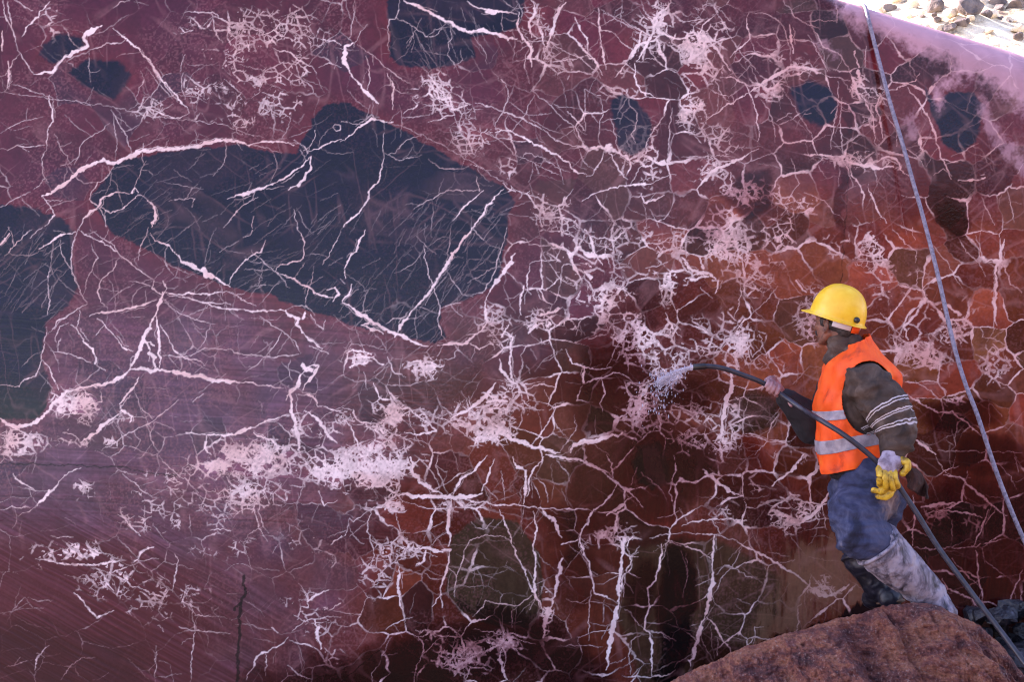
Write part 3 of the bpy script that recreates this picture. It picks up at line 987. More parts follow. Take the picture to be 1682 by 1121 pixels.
    # ---- saw marks
    u, v = rot(X + l1 * 10, Y + l2 * 10, 29)
    saw = (vn(u / 110, v / 2.3, 91) - .5) * (.7 + .6 * vn(u / 60, v / 30, 92))
    sawm = sst(.0, .5, np.exp(-((X - 60) / 300) ** 2 - ((Y - 1060) / 170) ** 2))
    u2, v2 = rot(X, Y, 8 + 0 * 1)
    saw2 = (fbm((X + Y * .1) / 240, (Y - X * .06 + m2 * 4) / 2.8, 93, 2) - .5)
    saw2m = sst(360, 560, Y) * (1 - sst(560, 900, X)) * (1 - sst(830, 930, Y))
    saw3 = fbm((X + Y * .12) / 2.4, (Y) / 120, 95, 2) - .5
    saw3m = sst(640, 900, Y) * sst(860, 1100, X)
    sawall = saw * sawm * 1.6 + saw2 * saw2m * .55 + saw3 * saw3m * .40
    col *= np.exp(sawall * 1.5)[..., None]
    col *= (.62 + .46 * fbm(X / 4, Y / 4, 97, 2) + .30 * fbm(X / 16, Y / 16, 98, 3))[..., None]
    spk = sst(.5, .8, vn(X / 2.3, Y / 2.3, 99)) * sst(.35, .65, fbm(X / 70, Y / 70, 100, 3))
    col = mix(col, C(158, 104, 108), spk * .26 * (1 - soft * .8) * (1 - .5 * side))
    rm = sawm * .8
    col = mix(col, C(78, 18, 22), rm * (1 - sst(.5, .9, VT)))
    col = col + (vcol - col) * (VT * (1 - .45 * sawm * (saw < 0)))[..., None]
    # dark crack low on the left and a joint under the shoulder
    for pts, w in (([(400,948),(402,968),(396,994),(394,1030),(391,1082),(389,1121)], 4.5), ([(385,1002),(398,992)], 3.5), ([(-5,762),(90,764),(200,768),(250,780),(290,782)], 1.6), ([(1394,270),(1392,330),(1386,400),(1380,470)], .8), ([(1580,76),(1566,96)], 2.4), ([(560,1121),(625,1068),(630,1110)], 1.4)):
        P = resample(pts, 7, rng, 1.3); dd = np.full(X.shape, 99., np.float32)
        for a, b in zip(P[:-1], P[1:]):
            i0, i1 = np.searchsorted(gx, [min(a[0], b[0]) - 14, max(a[0], b[0]) + 14]); j0, j1 = np.searchsorted(gy, [min(a[1], b[1]) - 14, max(a[1], b[1]) + 14])
            if i1 <= i0 or j1 <= j0: continue
            x = WX[j0:j1, i0:i1]; y = WY[j0:j1, i0:i1]; e = b - a
            t = np.clip(((x - a[0]) * e[0] + (y - a[1]) * e[1]) / (e @ e + 1e-6), 0, 1)
            np.minimum(dd[j0:j1, i0:i1], np.sqrt((x - a[0] - t * e[0]) ** 2 + (y - a[1] - t * e[1]) ** 2), out=dd[j0:j1, i0:i1])
        col *= (1 - .85 * np.clip(w * (.4 + fine) * .6 - dd + .5, 0, 1))[..., None]
    # tan reflection painted in with a comb-like lower edge, dark reflection below it
    comb = (fbm(X / 4.5, X * 0 + 2.2, 111, 2) - .5) * 34 + (fbm(X / 14, Y / 60, 112, 2) - .5) * 20
    dt = polydist(WX2, WY2, TAN_REFL)
    tan = (1 - sst(-34, 22, dt + (fbm(X / 6, Y / 26, 113, 3) - .5) * 60 + (mid - .5) * 50))
    edge = np.interp(X, [1100, 1240, 1290, 1330, 1380, 1420, 1460, 1700], [1110, 1062, 1045, 1030, 1012, 985, 970, 985]) + comb * .55
    tan = tan * (1 - sst(-3, 5, Y - edge))
    col = mix(col, C(128, 90, 66), tan * .55 * (.75 + .5 * fine))
    blk = sst(-2, 5, Y - edge) * sst(1225, 1262, X) * (1 - sst(1440, 1480, X))
    col = mix(col, C(22, 12, 12), blk * .95)
    col *= np.exp(-wet * np.array([1.15, 1.75, 1.6])[:, None, None]).transpose(1, 2, 0) if False else np.stack([np.exp(-wet * (1 - .6 * VT) * k) for k in (1.45, 2.3, 2.15)], -1)  # darkened by wetness and by the painted dark reflections
    # dry, dusty band along the top of the stone
    rag = (blot - .5) * 20 + (fine - .5) * 16 + n1 * 14
    dry = 1 - sst(-24, 10, polydist(X, Y, DRY, 700) + rag)
    for p in (DRY2, DRY3, DRY4):
        dry = np.maximum(dry, .6 * (1 - sst(-12, 8, polydist(WX, WY, p) + (blot - .5) * 26 + (fine - .5) * 12)))
    dcol = C(192, 150, 163)[None, None, :] * (.8 + .4 * fbm(X / 26, Y / 26, 121, 4))[..., None]
    dcol = dcol + (C(214, 176, 184) - dcol) * (np.clip(VT * .7 + H, 0, 1))[..., None]
    col = col + (dcol - col) * (dry * .88)[..., None]
    rough = .075 + .10 * leftlow + .20 * sawm + .04 * mid + .05 * VT
    rough = rough * (1 - .35 * wet); rough = rough + (.75 - rough) * np.clip(dry + tan * .6, 0, 1)
    bump = sawall + (VT - .5) * .12 + (fine - .5) * .35
    return np.clip(col, .002, .9), np.clip(rough, .05, .9), bump
# ------------------------------------------------------------------ the great sawn block
LEAN = math.tan(R(7))
def top_edge(px): return np.interp(px, [-2000, -600, 600, 1100, 1370, 1420, 1500, 1600, 1682, 1800, 2600], [-1000, -760, -300, -110, -14, 0, 22, 46, 66, 110, 420])
def round_w(px): return np.interp(px, [-2000, 1250, 1400, 1500, 1600, 1682, 2600], [60, 50, 48, 62, 85, 105, 140])
def wall_pos(px, py, out=0.):
    """positions on the face of the block (numpy arrays in, x, y, z out); beyond its top edge the surface rolls back"""
    px = np.asarray(px, float); py = np.asarray(py, float)
    Rr = round_w(px); E = top_edge(px) - .28 * Rr; k = 7.5 / FPX
    TH = math.radians(80); rho = Rr / TH
    d = py - E                                              # distance below the edge, along the surface
    th = np.clip((Rr - d) / Rr, 0, 1) * TH
    zz = np.where(d > Rr, 0, rho * np.sin(th)); yy = np.where(d > Rr, 0, rho * (1 - np.cos(th)))
    over = np.clip(-d, 0, None); zz = zz + over * math.cos(TH); yy = yy + over * math.sin(TH)
    pv = np.minimum(E + Rr, 1e9); pv = np.where(d > Rr, py, pv)  # picture row of the flat part
    a = (px - 841) / FPX; b = (560.5 - pv) / FPX; t = 7.5 / (1 - b * LEAN)
    x = a * t; y = -7.5 + t; z = CAMZ + b * t
    y = y + yy * k + zz * k * LEAN; z = z + zz * k
    # slow waves of the wire saw, so that reflections wander
    und = .010 * (fbm(px / 420., py / 300., 201, 2) - .5) + .0035 * (fbm(px / 110., py / 90., 202, 2) - .5)
    y = y + und - out
    side = np.clip(np.abs(px - 841) - 1500, 0, None) * k
    return x - np.sign(px - 841) * side * .6, y + side * 2.2, z
gx = np.concatenate([np.arange(-1400, -620, 40), np.arange(-620, -270, 8), np.arange(-270, -12, 2.6), np.arange(-12, 1694, 1.15), np.arange(1695, 1960, 2.6), np.arange(1964, 2300, 8), np.arange(2310, 3100, 40)])
gy = np.concatenate([np.arange(-1500, -360, 60), np.arange(-360, -130, 10), np.arange(-128, -24, 3), np.arange(-24, 1132, 1.15), np.arange(1134, 1250, 8), np.arange(1250, 1460, 30)])
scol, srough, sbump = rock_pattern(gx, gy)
PX, PY = np.meshgrid(gx, gy)
wx, wy, wz = wall_pos(PX, PY)
nr, nc = PX.shape
me = bpy.data.meshes.new('marble_block'); me.vertices.add(nr * nc)
me.vertices.foreach_set('co', np.stack([wx, wy, wz], -1).astype(np.float32).ravel())
idx = np.arange(nr * nc).reshape(nr, nc)
q = np.stack([idx[1:, :-1], idx[1:, 1:], idx[:-1, 1:], idx[:-1, :-1]], -1).reshape(-1, 4)
me.loops.add(q.size); me.loops.foreach_set('vertex_index', q.ravel().astype(np.int32))
me.polygons.add(len(q)); me.polygons.foreach_set('loop_start', (np.arange(len(q)) * 4).astype(np.int32))
me.polygons.foreach_set('use_smooth', np.ones(len(q), bool))
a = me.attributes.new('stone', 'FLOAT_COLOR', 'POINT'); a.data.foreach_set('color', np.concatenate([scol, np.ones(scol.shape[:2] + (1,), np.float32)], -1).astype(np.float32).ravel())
a = me.attributes.new('gloss', 'FLOAT', 'POINT'); a.data.foreach_set('value', srough.astype(np.float32).ravel())
a = me.attributes.new('grain', 'FLOAT', 'POINT'); a.data.foreach_set('value', sbump.astype(np.float32).ravel())
me.update(calc_edges=True)
mw = mat('veined_marble', (.1, .03, .03), .2); t = mw.node_tree; b = t.nodes['Principled BSDF']; N = t.nodes.new; L = t.links.new
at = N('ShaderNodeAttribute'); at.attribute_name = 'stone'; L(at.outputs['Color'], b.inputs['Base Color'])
ar = N('ShaderNodeAttribute'); ar.attribute_name = 'gloss'; L(ar.outputs['Fac'], b.inputs['Roughness'])
ag = N('ShaderNodeAttribute'); ag.attribute_name = 'grain'
tc = N('ShaderNodeTexCoord'); n1_ = N('ShaderNodeTexNoise'); n1_.inputs['Scale'].default_value = 160; n1_.inputs['Detail'].default_value = 4; L(tc.outputs['Object'], n1_.inputs[0])
ad = N('ShaderNodeMath'); ad.operation = 'MULTIPLY_ADD'; ad.inputs[1].default_value = .35; L(n1_.outputs[0], ad.inputs[0]); L(ag.outputs['Fac'], ad.inputs[2])
bp = N('ShaderNodeBump'); bp.inputs['Strength'].default_value = .18; bp.inputs['Distance'].default_value = .004; L(ad.outputs[0], bp.inputs['Height']); L(bp.outputs[0], b.inputs['Normal'])
b.inputs['IOR'].default_value = 1.365
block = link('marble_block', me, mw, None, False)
tag(block, 'huge wet saw-cut block of red marble laced with white veins and dark blue patches', 'stone block')
# ------------------------------------------------------------------ ground, hillside beyond, bank opposite
m_ground = noisy('quarry_dust', [(.3, (.20, .13, .10)), (.5, (.29, .20, .15)), (.7, (.36, .27, .21))], .35, .9, .5, 6)
m_pale = noisy('pale_rubble', [(.34, (.10, .075, .06)), (.42, (.48, .38, .25)), (.50, (.78, .66, .46)), (.7, (.85, .76, .56))], 1.3, .95, .8, 5, bdist=.1)
m_bank = noisy('brown_rubble', [(.42, (.016, .005, .004)), (.52, (.060, .022, .016)), (.60, (.24, .14, .095)), (.74, (.48, .33, .23))], .11, .95, .8, 2.2, dist=.8, stretch=(1, 1, 1.6), bdist=.2)
t = m_bank.node_tree; N = t.nodes.new; L = t.links.new; b = t.nodes['Principled BSDF']            # the foot of the bank is coloured dark, so the block mirrors it dark
geo = N('ShaderNodeNewGeometry'); sx = N('ShaderNodeSeparateXYZ'); L(geo.outputs['Position'], sx.inputs[0])
mr = N('ShaderNodeMapRange'); mr.inputs['From Min'].default_value = 2.2; mr.inputs['From Max'].default_value = 7.5; L(sx.outputs['Z'], mr.inputs[0])
mx = N('ShaderNodeMix'); mx.data_type = 'RGBA'; mx.inputs['A'].default_value = (.035, .012, .010, 1); L(mr.outputs[0], mx.inputs['Factor']); L(b.inputs['Base Color'].links[0].from_socket, mx.inputs['B']); L(mx.outputs['Result'], b.inputs['Base Color'])
def sheet(name, xs, ys, hf, m, label=None, kind='structure'):
    bm = bmesh.new(); V = [[bm.verts.new((x, y, hf(x, y))) for x in xs] for y in ys]
    for j in range(len(ys) - 1):
        for i in range(len(xs) - 1): bm.faces.new((V[j][i], V[j][i + 1], V[j + 1][i + 1], V[j + 1][i]))
    o = build(name, bm, m); tag(o, kind=kind); return o
GZ = -.42
def fb(x, y, o=4): return mnoise.fractal(Vector((x, y, 3.1)), 1., 2., o)
sheet('ground', np.linspace(-260, 260, 105), np.linspace(-260, 260, 105), lambda x, y: GZ + .03 * fb(x * .5, y * .5), m_ground)
def hill_z(x, y):
    s = max(0, y - 7.5)
    return GZ - .3 + s * .42 + min(s, 6) * .35 + (fb(x * .09, y * .09) * 1.3 + fb(x * .5, y * .5) * .35 + .14 * fb(x * 1.9, y * 1.9)) * min(1, s / 4) + max(0, s - 40) * -.25
sheet('hillside', np.linspace(-40, 60, 170), np.concatenate([np.linspace(6.5, 30, 110), np.linspace(30.5, 120, 60)]), hill_z, m_pale)
# ridge of the bank across the quarry floor, rising to one side
ridge_x = [-80, -40, -20, -8.1, -4.8, 0, 2.3, 6.4, 9.4, 20, 40, 90]; ridge_h = [2.5, 3.2, 4.6, 7.1, 10.2, 13.3, 15, 16.8, 18.6, 20.6, 21, 18]
def bank_z(x, y):
    h = float(np.interp(x, ridge_x, ridge_h)) + .8 * fb(x * .2, 0) + .35 * fb(x * .9, 4); s = (-y - 16) / 29.
    k = min(1, max(0, s)); k = k * k * (3 - 2 * k) if s < 1 else 1 - .012 * (s - 1) * 29
    terr = .06 * math.sin(k * 19 + fb(x * .1, y * .1) * 2)
    return GZ - .2 + (h + .2) * (k + terr * k * (1 - k) * 2) + fb(x * .3, y * .3) * .7 * min(1, max(0, s * 4))
sheet('opposite_bank', np.linspace(-90, 100, 150), np.concatenate([np.linspace(-15, -48, 60), np.linspace(-50, -140, 20)])[::-1], bank_z, m_bank)
# loose stones on the hillside beyond the block
m_stone = noisy('pale_stone', [(.35, (.50, .42, .30)), (.6, (.82, .72, .54))], 2.5, .95, .6, 9, bdist=.05)
m_dstone = noisy('grey_stone', [(.35, (.07, .06, .065)), (.6, (.2, .17, .16))], 2.5, .95, .6, 9, bdist=.05)
def rock(name, c, r, m, seed, flat=.7, sub=3):
    bm = bmesh.new(); bmesh.ops.create_icosphere(bm, subdivisions=sub, radius=1)
    rn = random.Random(seed); cuts = [(Vector((rn.gauss(0, 1), rn.gauss(0, 1), rn.gauss(0, 1))).normalized(), rn.uniform(.5, .85)) for _ in range(9)]
    for v in bm.verts:
        for n, d in cuts:
            e = v.co.dot(n) - d
            if e > 0: v.co -= n * e * .95
        v.co *= 1 + .10 * mnoise.noise(v.co * 2.5 + Vector((seed, 0, 0)))
        v.co.z *= flat; v.co *= r
    o = build(name, bm, m, None, False); o.location = c; o.rotation_euler = (0, 0, seed * 1.7); return o
# stones on the hillside
spots = [(1535, 18, 15, .55, 1), (1592, 20, 17, .75, 1), (1560, 27, 14.5, .35, 0), (1628, 30, 14, .5, 0), (1672, 18, 16, .6, 1), (1655, 42, 13, .3, 0), (1500, 12, 17, .4, 0), (1470, 6, 19, .35, 0), (1610, 8, 20, .6, 0), (1640, 12, 19, .45, 1), (1580, 42, 12.5, .22, 0), (1540, 36, 13, .22, 1), (1672, 62, 11.5, .3, 1), (1625, 60, 11.5, .2, 0), (1450, 22, 13, .18, 0), (1515, 30, 13, .16, 1)]
rn = random.Random(8)
spots = [(px, py, dep, r * .55, dk) for px, py, dep, r, dk in spots] + [(rn.uniform(1440, 1680), rn.uniform(2, 70), 14, rn.uniform(.07, .2), rn.random() < .35) for k in range(34)]
for k, (px, py, dep, r, dk) in enumerate(spots):
    p = P(px, py, dep + 7.5); z = hill_z(p.x, p.y)
    # slide along the sight line to where it meets the slope
    for it in range(200):
        p = P(px, py, p.y - CAMY + .15)
        if p.z < hill_z(p.x, p.y): break
    o = rock('hillside_stone', (p.x, p.y, hill_z(p.x, p.y) + r * .1), r, m_dstone if dk else m_stone, k + 1)
    tag(o, ('dark grey stone lying among pale rubble on the sunlit hillside' if dk else 'pale cream stone lying among rubble on the sunlit hillside'), 'stone', 'stones on the sunlit hillside')
# ------------------------------------------------------------------ boulder in front
m_boulder = bpy.data.materials.new('split_red_rock'); m_boulder.use_nodes = True
t = m_boulder.node_tree; b = t.nodes['Principled BSDF']; N = t.nodes.new; L = t.links.new
tc = N('ShaderNodeTexCoord'); mp = N('ShaderNodeMapping'); mp.inputs['Rotation'].default_value = (0, R(38), 0); mp.inputs['Scale'].default_value = (.6, 1, 2.0); L(tc.outputs['Object'], mp.inputs[0])
na = N('ShaderNodeTexNoise'); na.inputs['Scale'].default_value = 5.5; na.inputs['Detail'].default_value = 12; na.inputs['Roughness'].default_value = .74; na.inputs['Distortion'].default_value = .4; L(mp.outputs[0], na.inputs[0])
ra = N('ShaderNodeValToRGB'); e = ra.color_ramp.elements
for p, c in ((.5, None), (.5, None), (.5, None)): e.new(p)
for k, (p, c) in enumerate(((.36, (.080, .032, .038)), (.44, (.18, .056, .054)), (.50, (.30, .092, .066)), (.56, (.44, .17, .098)), (.64, (.27, .082, .070)))): e[k].position = p; e[k].color = (*c, 1)
L(na.outputs[0], ra.inputs[0])
nb_ = N('ShaderNodeTexNoise'); nb_.inputs['Scale'].default_value = 75; nb_.inputs['Detail'].default_value = 5; nb_.inputs['Roughness'].default_value = .7; L(tc.outputs['Object'], nb_.inputs[0])
rb = N('ShaderNodeValToRGB'); rb.color_ramp.elements[0].position = .56; rb.color_ramp.elements[1].position = .68; L(nb_.outputs[0], rb.inputs[0])
mx = N('ShaderNodeMix'); mx.data_type = 'RGBA'; mx.inputs['B'].default_value = (.42, .30, .27, 1); L(rb.outputs[0], mx.inputs['Factor']); L(ra.outputs[0], mx.inputs['A'])
rd = N('ShaderNodeValToRGB'); rd.color_ramp.elements[0].position = .36; rd.color_ramp.elements[0].color = (.22, .2, .22, 1); rd.color_ramp.elements[1].position = .50; L(nb_.outputs[0], rd.inputs[0])
mm = N('ShaderNodeMix'); mm.data_type = 'RGBA'; mm.blend_type = 'MULTIPLY'; mm.inputs['Factor'].default_value = .65; L(mx.outputs['Result'], mm.inputs['A']); L(rd.outputs[0], mm.inputs['B']); L(mm.outputs['Result'], b.inputs['Base Color'])
nc_ = N('ShaderNodeTexNoise'); nc_.inputs['Scale'].default_value = 26; nc_.inputs['Detail'].default_value = 10; nc_.inputs['Roughness'].default_value = .7; L(mp.outputs[0], nc_.inputs[0])
bp = N('ShaderNodeBump'); bp.inputs['Strength'].default_value = 1.0; bp.inputs['Distance'].default_value = .05; L(nc_.outputs[0], bp.inputs['Height']); L(bp.outputs[0], b.inputs['Normal']); b.inputs['Roughness'].default_value = .62
CR = [(900, 1240), (980, 1190), (1060, 1142), (1120, 1110), (1180, 1084), (1240, 1058), (1300, 1040), (1380, 1015), (1440, 1000), (1490, 990), (1530, 993), (1570, 1008), (1600, 1022), (1640, 1056), (1682, 1110), (1740, 1175), (1820, 1250), (1900, 1320)]
crx = [c[0] for c in CR]; cry = [c[1] for c in CR]
bm = bmesh.new(); V = []
us = np.linspace(905, 1895, 420); DC = 6.3
for px in us:
    c = P(px, float(np.interp(px, crx, cry)), DC); row = []
    jag = .012 * fb(px * .03, 1) + .006 * fb(px * .15, 7)
    for k in range(220):
        v = k / 219.
        if v < .2:                                            # top, falling gently to the back
            q = (.2 - v) / .2; p = c + Vector((0, .95 * q, -.36 * q - .45 * max(0, q - .72) / .28 + jag * (1 - q)))
            p.z += .02 * mnoise.fractal(p * 9, 1., 2., 4) * min(1, q * 5)
        else:                                                 # split front face coming down toward us
            q = (v - .2) / .8; f = min(1, q / .05)
            p = c + Vector((0, -1.55 * q, -1.15 * q - .45 * q * q + jag))
            w = .80 * p.x + .60 * p.z + .06 * mnoise.noise(p * 3); l = -.60 * p.x + .80 * p.z
            h = 0
            for fr, am in ((1.3, .20), (3.7, .085), (11, .040)):     # slanting ledges: slow rise, sharp drop
                s_ = w * fr + .8 * mnoise.noise(Vector((l * 1.1, w * .7, fr))); s_ -= math.floor(s_); h += am * ((s_ / .82 if s_ < .82 else (1 - s_) / .18) - .5) * (.4 + .9 * abs(mnoise.noise(Vector((w * 1.7, l * 1.3, fr + 4))) * 2))
            h += .05 * mnoise.fractal(p * 3.5, 1., 2., 3) + .032 * mnoise.fractal(p * 14, .8, 2., 5) + .012 * mnoise.noise(p * 55)
            p += Vector((0, -.72, .42)) * (h * f)
        p.z = max(p.z, GZ - .1); row.append(bm.verts.new(p))
    V.append(row)
for i in range(len(us) - 1):
    for k in range(219): bm.faces.new((V[i][k], V[i + 1][k], V[i + 1][k + 1], V[i][k + 1]))
boulder = build('boulder', bm, m_boulder, None, False); tag(boulder, 'rough red-brown split boulder under the worker at the lower right', 'boulder')

# dark wet rubble at the foot of the block
m_dark = noisy('wet_black_rubble', [(.35, (.006, .007, .012)), (.6, (.02, .022, .03)), (.72, (.10, .11, .15))], 14, .35, .7, 40, bdist=.02)
rn = random.Random(5); bm = bmesh.new()
for k in range(46):
    px = rn.uniform(1585, 1900); dep = rn.uniform(6.9, 7.3); py = rn.uniform(1000, 1110) + (15 if px < 1610 else 0)
    c = P(px, py, dep); r = rn.uniform(.05, .13)
    g = bmesh.ops.create_icosphere(bm, subdivisions=2, radius=r)['verts']
    cuts = [(Vector((rn.gauss(0, 1), rn.gauss(0, 1), rn.gauss(0, 1))).normalized(), r * rn.uniform(.35, .8)) for _ in range(8)]
    for v in g:
        for n, d in cuts:
            e_ = v.co.dot(n) - d
            if e_ > 0: v.co -= n * e_
        v.co = v.co + c
for k in range(60):                                           # the heap's body below
    px = rn.uniform(1560, 1950); c = P(px, rn.uniform(1080, 1260), 7.0); ball(bm, c, (.16, .16, .12), seg=10)
rub = build('rubble', bm, m_dark, None, False); tag(rub, 'blackish wet rubble heaped at the foot of the marble block', 'rubble', kind='stuff')

m_dark2 = noisy('dark_maroon_stone', [(.35, (.02, .008, .010)), (.65, (.07, .025, .025))], 3, .8, .6, 12, bdist=.03)
# ------------------------------------------------------------------ hanging cable
m_cable = noisy('grey_blue_cable', [(.35, (.10, .095, .14)), (.6, (.26, .24, .31))], 60, .45, .4, 200, bdist=.002)
cp = [(1423, -60, .015), (1423, -20, .018), (1424, 8, .02), (1427, 34, .022), (1434, 62, .03), (1448, 116, .05), (1463, 172, .08), (1482, 235, .11), (1500, 300, .14), (1516, 356, .17), (1540, 450, .22), (1565, 560, .28), (1584, 626, .32), (1606, 684, .36), (1640, 785, .42), (1682, 888, .48), (1745, 1020, .56), (1815, 1140, .62)]
pts = []
for px, py, off in cp:
    x, y, z = [float(v) for v in wall_pos(np.array([px]), np.array([py]), 0.)]
    if py > 30:
        dep = (y - off) - CAMY; p = P(px, py, dep)
    else: p = Vector((x, y - off * .5, z + .012))
    pts.append(p)
bm = bmesh.new(); tube(bm, spline(pts, 10), .0118, 10)
cable = build('cable', bm, m_cable); tag(cable, 'grey-blue cable hanging slack over the top edge of the marble block', 'cable')

# ------------------------------------------------------------------ hose and its water
m_hose = noisy('dark_rubber_hose', [(.35, (.014, .015, .024)), (.65, (.036, .038, .056))], 30, .32, .2, 150, bdist=.002)
HP = [(1143, 603, -.02), (1165, 602, -.02), (1190, 606, -.02), (1222, 617, -.02), (1252, 629, -.01), (1285, 650, .0), (1320, 674, -.10), (1350, 692, -.26), (1385, 714, -.34), (1420, 741, -.36), (1438, 757, -.36), (1455, 774, -.36), (1476, 799, -.37), (1505, 842, -.40), (1540, 898, -.44), (1580, 953, -.50), (1618, 1004, -.56), (1650, 1046, -.62), (1690, 1100, -.72), (1730, 1150, -.85), (1790, 1215, -1.0)]
hose_pts = spline([M(*h) for h in HP], 8)
bm = bmesh.new(); nh = len(hose_pts); tube(bm, hose_pts, [.0125 if k > 4 else .0115 for k in range(nh)], 12)
hose = build('water_hose', bm, m_hose); tag(hose, 'long dark rubber hose held by the worker and spraying the block', 'hose')
bm = bmesh.new(); d0 = (hose_pts[0] - hose_pts[2]).normalized(); tube(bm, [hose_pts[0] - d0 * .05, hose_pts[0] - d0 * .045, hose_pts[0] + d0 * .012, hose_pts[0] + d0 * .014], [.0135, .0155, .0155, .011], 14, cap=False)
build('nozzle', bm, mat('black_nozzle', (.012, .012, .014), .35), hose)
m_water = bpy.data.materials.new('spray_water'); m_water.use_nodes = True; t = m_water.node_tree; b = t.nodes['Principled BSDF']; N = t.nodes.new; L = t.links.new
b.inputs['Base Color'].default_value = (.62, .62, .76, 1); b.inputs['Roughness'].default_value = .25; b.inputs['IOR'].default_value = 1.33
tc = N('ShaderNodeTexCoord'); nz = N('ShaderNodeTexNoise'); nz.inputs['Scale'].default_value = 70; nz.inputs['Detail'].default_value = 5; L(tc.outputs['Object'], nz.inputs[0])
rr = N('ShaderNodeMapRange'); rr.inputs['From Min'].default_value = .3; rr.inputs['From Max'].default_value = .7; rr.inputs['To Min'].default_value = .25; rr.inputs['To Max'].default_value = .85; L(nz.outputs[0], rr.inputs[0]); L(rr.outputs[0], b.inputs['Alpha'])
hit = Vector([float(v[0]) for v in wall_pos(np.array([1082.]), np.array([630.]))])
src = hose_pts[0] + d0 * .012; jet = []
for k in range(15):
    s = k / 14.; p = src.lerp(hit, s); p.z += .05 * s * (1 - s) * 1.2; jet.append(p)
bm = bmesh.new(); rn = random.Random(3)
for k in range(9):                                            # threads of water fanning out from the nozzle
    e_ = hit + Vector((rn.gauss(0, .03), 0, rn.gauss(-.01, .035))); q_ = src.lerp(e_, rn.uniform(.1, .5)); z_ = src.lerp(e_, rn.uniform(.75, 1.0)); tube(bm, [q_, q_.lerp(z_, .5) + Vector((0, 0, .006)), z_], [.0012, .0024, .0012], 5)
tube(bm, jet, [.008 + .014 * (k / 14.) ** 1.4 + rn.uniform(-.001, .002) for k in range(15)], 10)
for k in range(430):                                          # drops torn off along the jet and thrown back from the wall
    if k < 190:
        s = rn.random(); p = src.lerp(hit, s) + Vector((rn.gauss(0, 1), rn.gauss(0, 1), rn.gauss(0, 1))) * (.006 + .022 * s); r = rn.uniform(.0012, .0034)
    else:
        a = rn.gauss(-1.57, .9); rr_ = abs(rn.gauss(0, .11)); p = hit + Vector((math.cos(a) * rr_ * .6, -abs(rn.gauss(.01, .035)), math.sin(a) * rr_ + .02)); r = rn.uniform(.0012, .0042)
    m = Matrix.Translation(p) @ Matrix.Diagonal((r, r, r * rn.uniform(1, 3.5), 1)); bmesh.ops.create_icosphere(bm, subdivisions=1, radius=1, matrix=m)
jo = build('water_jet', bm, m_water); tag(jo, 'thin jet of water from the hose splashing against the stone', 'water', kind='stuff')

# low unseen boulders added before the block, for the wet stone to mirror dark
for k, (x, y, r, fl, lab) in enumerate(((-.55, -5.0, 1.5, .70, 'unseen low dark boulder added on the quarry floor nearest the camera'), (-2.1, -4.6, .9, .5, 'unseen smaller dark boulder added left of the low one on the floor'), (1.2, -5.6, .9, .6, 'unseen dark boulder added on the floor before the right half of the block'))):
    o = rock('added_floor_boulder', (x, y, GZ + .1), r, m_dark2, 40 + k, fl, 4); tag(o, lab, 'boulder', 'unseen boulders added on the quarry floor')
# ------------------------------------------------------------------ the worker
m_skin = noisy('weathered_skin', [(.35, (.10, .040, .026)), (.6, (.24, .10, .068))], 18, .55, .35, 120, bdist=.003)
m_hand = noisy('wet_pink_hand', [(.35, (.20, .085, .085)), (.6, (.40, .23, .25))], 26, .5, .35, 120, bdist=.003)
m_jacket = noisy('brown_grey_jacket', [(.35, (.020, .012, .009)), (.52, (.058, .036, .027)), (.66, (.11, .078, .063)), (.8, (.20, .16, .15))], 9, .85, .5, 60, dist=.6, bdist=.006)
m_dsleeve = noisy('dark_navy_sleeve', [(.35, (.004, .004, .007)), (.65, (.014, .014, .022))], 12, .8, .5, 70, bdist=.005)
m_vest = noisy('orange_vest', [(.30, (.50, .045, .006)), (.42, (.90, .085, .004)), (.58, (1.0, .115, .006)), (.72, (1.0, .18, .015))], 9, .65, .4, 30, bdist=.006)
m_band = noisy('grey_reflective_tape', [(.35, (.22, .21, .26)), (.65, (.42, .40, .46))], 22, .38, .3, 60, bdist=.003)
m_jean = noisy('faded_blue_denim', [(.36, (.008, .012, .034)), (.5, (.024, .034, .085)), (.64, (.060, .072, .135)), (.80, (.22, .20, .23))], 8, .85, .5, 90, dist=1.0, bdist=.006)
m_boot_n = noisy('boot_caked_in_grey_mud', [(.36, (.022, .020, .030)), (.44, (.12, .11, .15)), (.54, (.30, .28, .35)), (.75, (.42, .37, .41))], 16, .6, .8, 45, dist=.5, stretch=(1.0, 1, .5), bdist=.012)
m_boot_f = noisy('dark_blue_boot', [(.35, (.004, .005, .010)), (.62, (.012, .014, .028)), (.8, (.08, .07, .08))], 12, .45, .5, 50, bdist=.006)
m_hat = noisy('scuffed_yellow_plastic', [(.30, (.52, .30, .03)), (.36, (.80, .46, .012)), (.5, (.86, .52, .02)), (.66, (.92, .62, .05)), (.75, (.70, .50, .14))], 9, .36, .15, 40, bdist=.002)
m_glove = noisy('grey_lilac_glove', [(.35, (.16, .12, .15)), (.55, (.36, .31, .38)), (.75, (.50, .45, .52))], 24, .8, .5, 90, bdist=.004)
m_yel = noisy('yellow_rubber', [(.36, (.16, .09, .008)), (.5, (.58, .36, .02)), (.72, (.80, .57, .06))], 22, .5, .4, 70, bdist=.004)
m_black = mat('black_plastic', (.012, .012, .013), .4)
m_white = mat('white_strap', (.62, .62, .68), .7)
m_hair = noisy('grizzled_hair', [(.4, (.012, .010, .010)), (.7, (.06, .05, .05))], 60, .7, .8, 160, bdist=.004)
m_rag = noisy('red_brown_rag', [(.35, (.014, .004, .003)), (.7, (.065, .018, .011))], 14, .9, .6, 50, bdist=.01)

person = empty('person', M(1480, 995, .0)); person['label'] = 'worker in yellow hard hat and orange vest holding a water hose'; person['category'] = 'person'

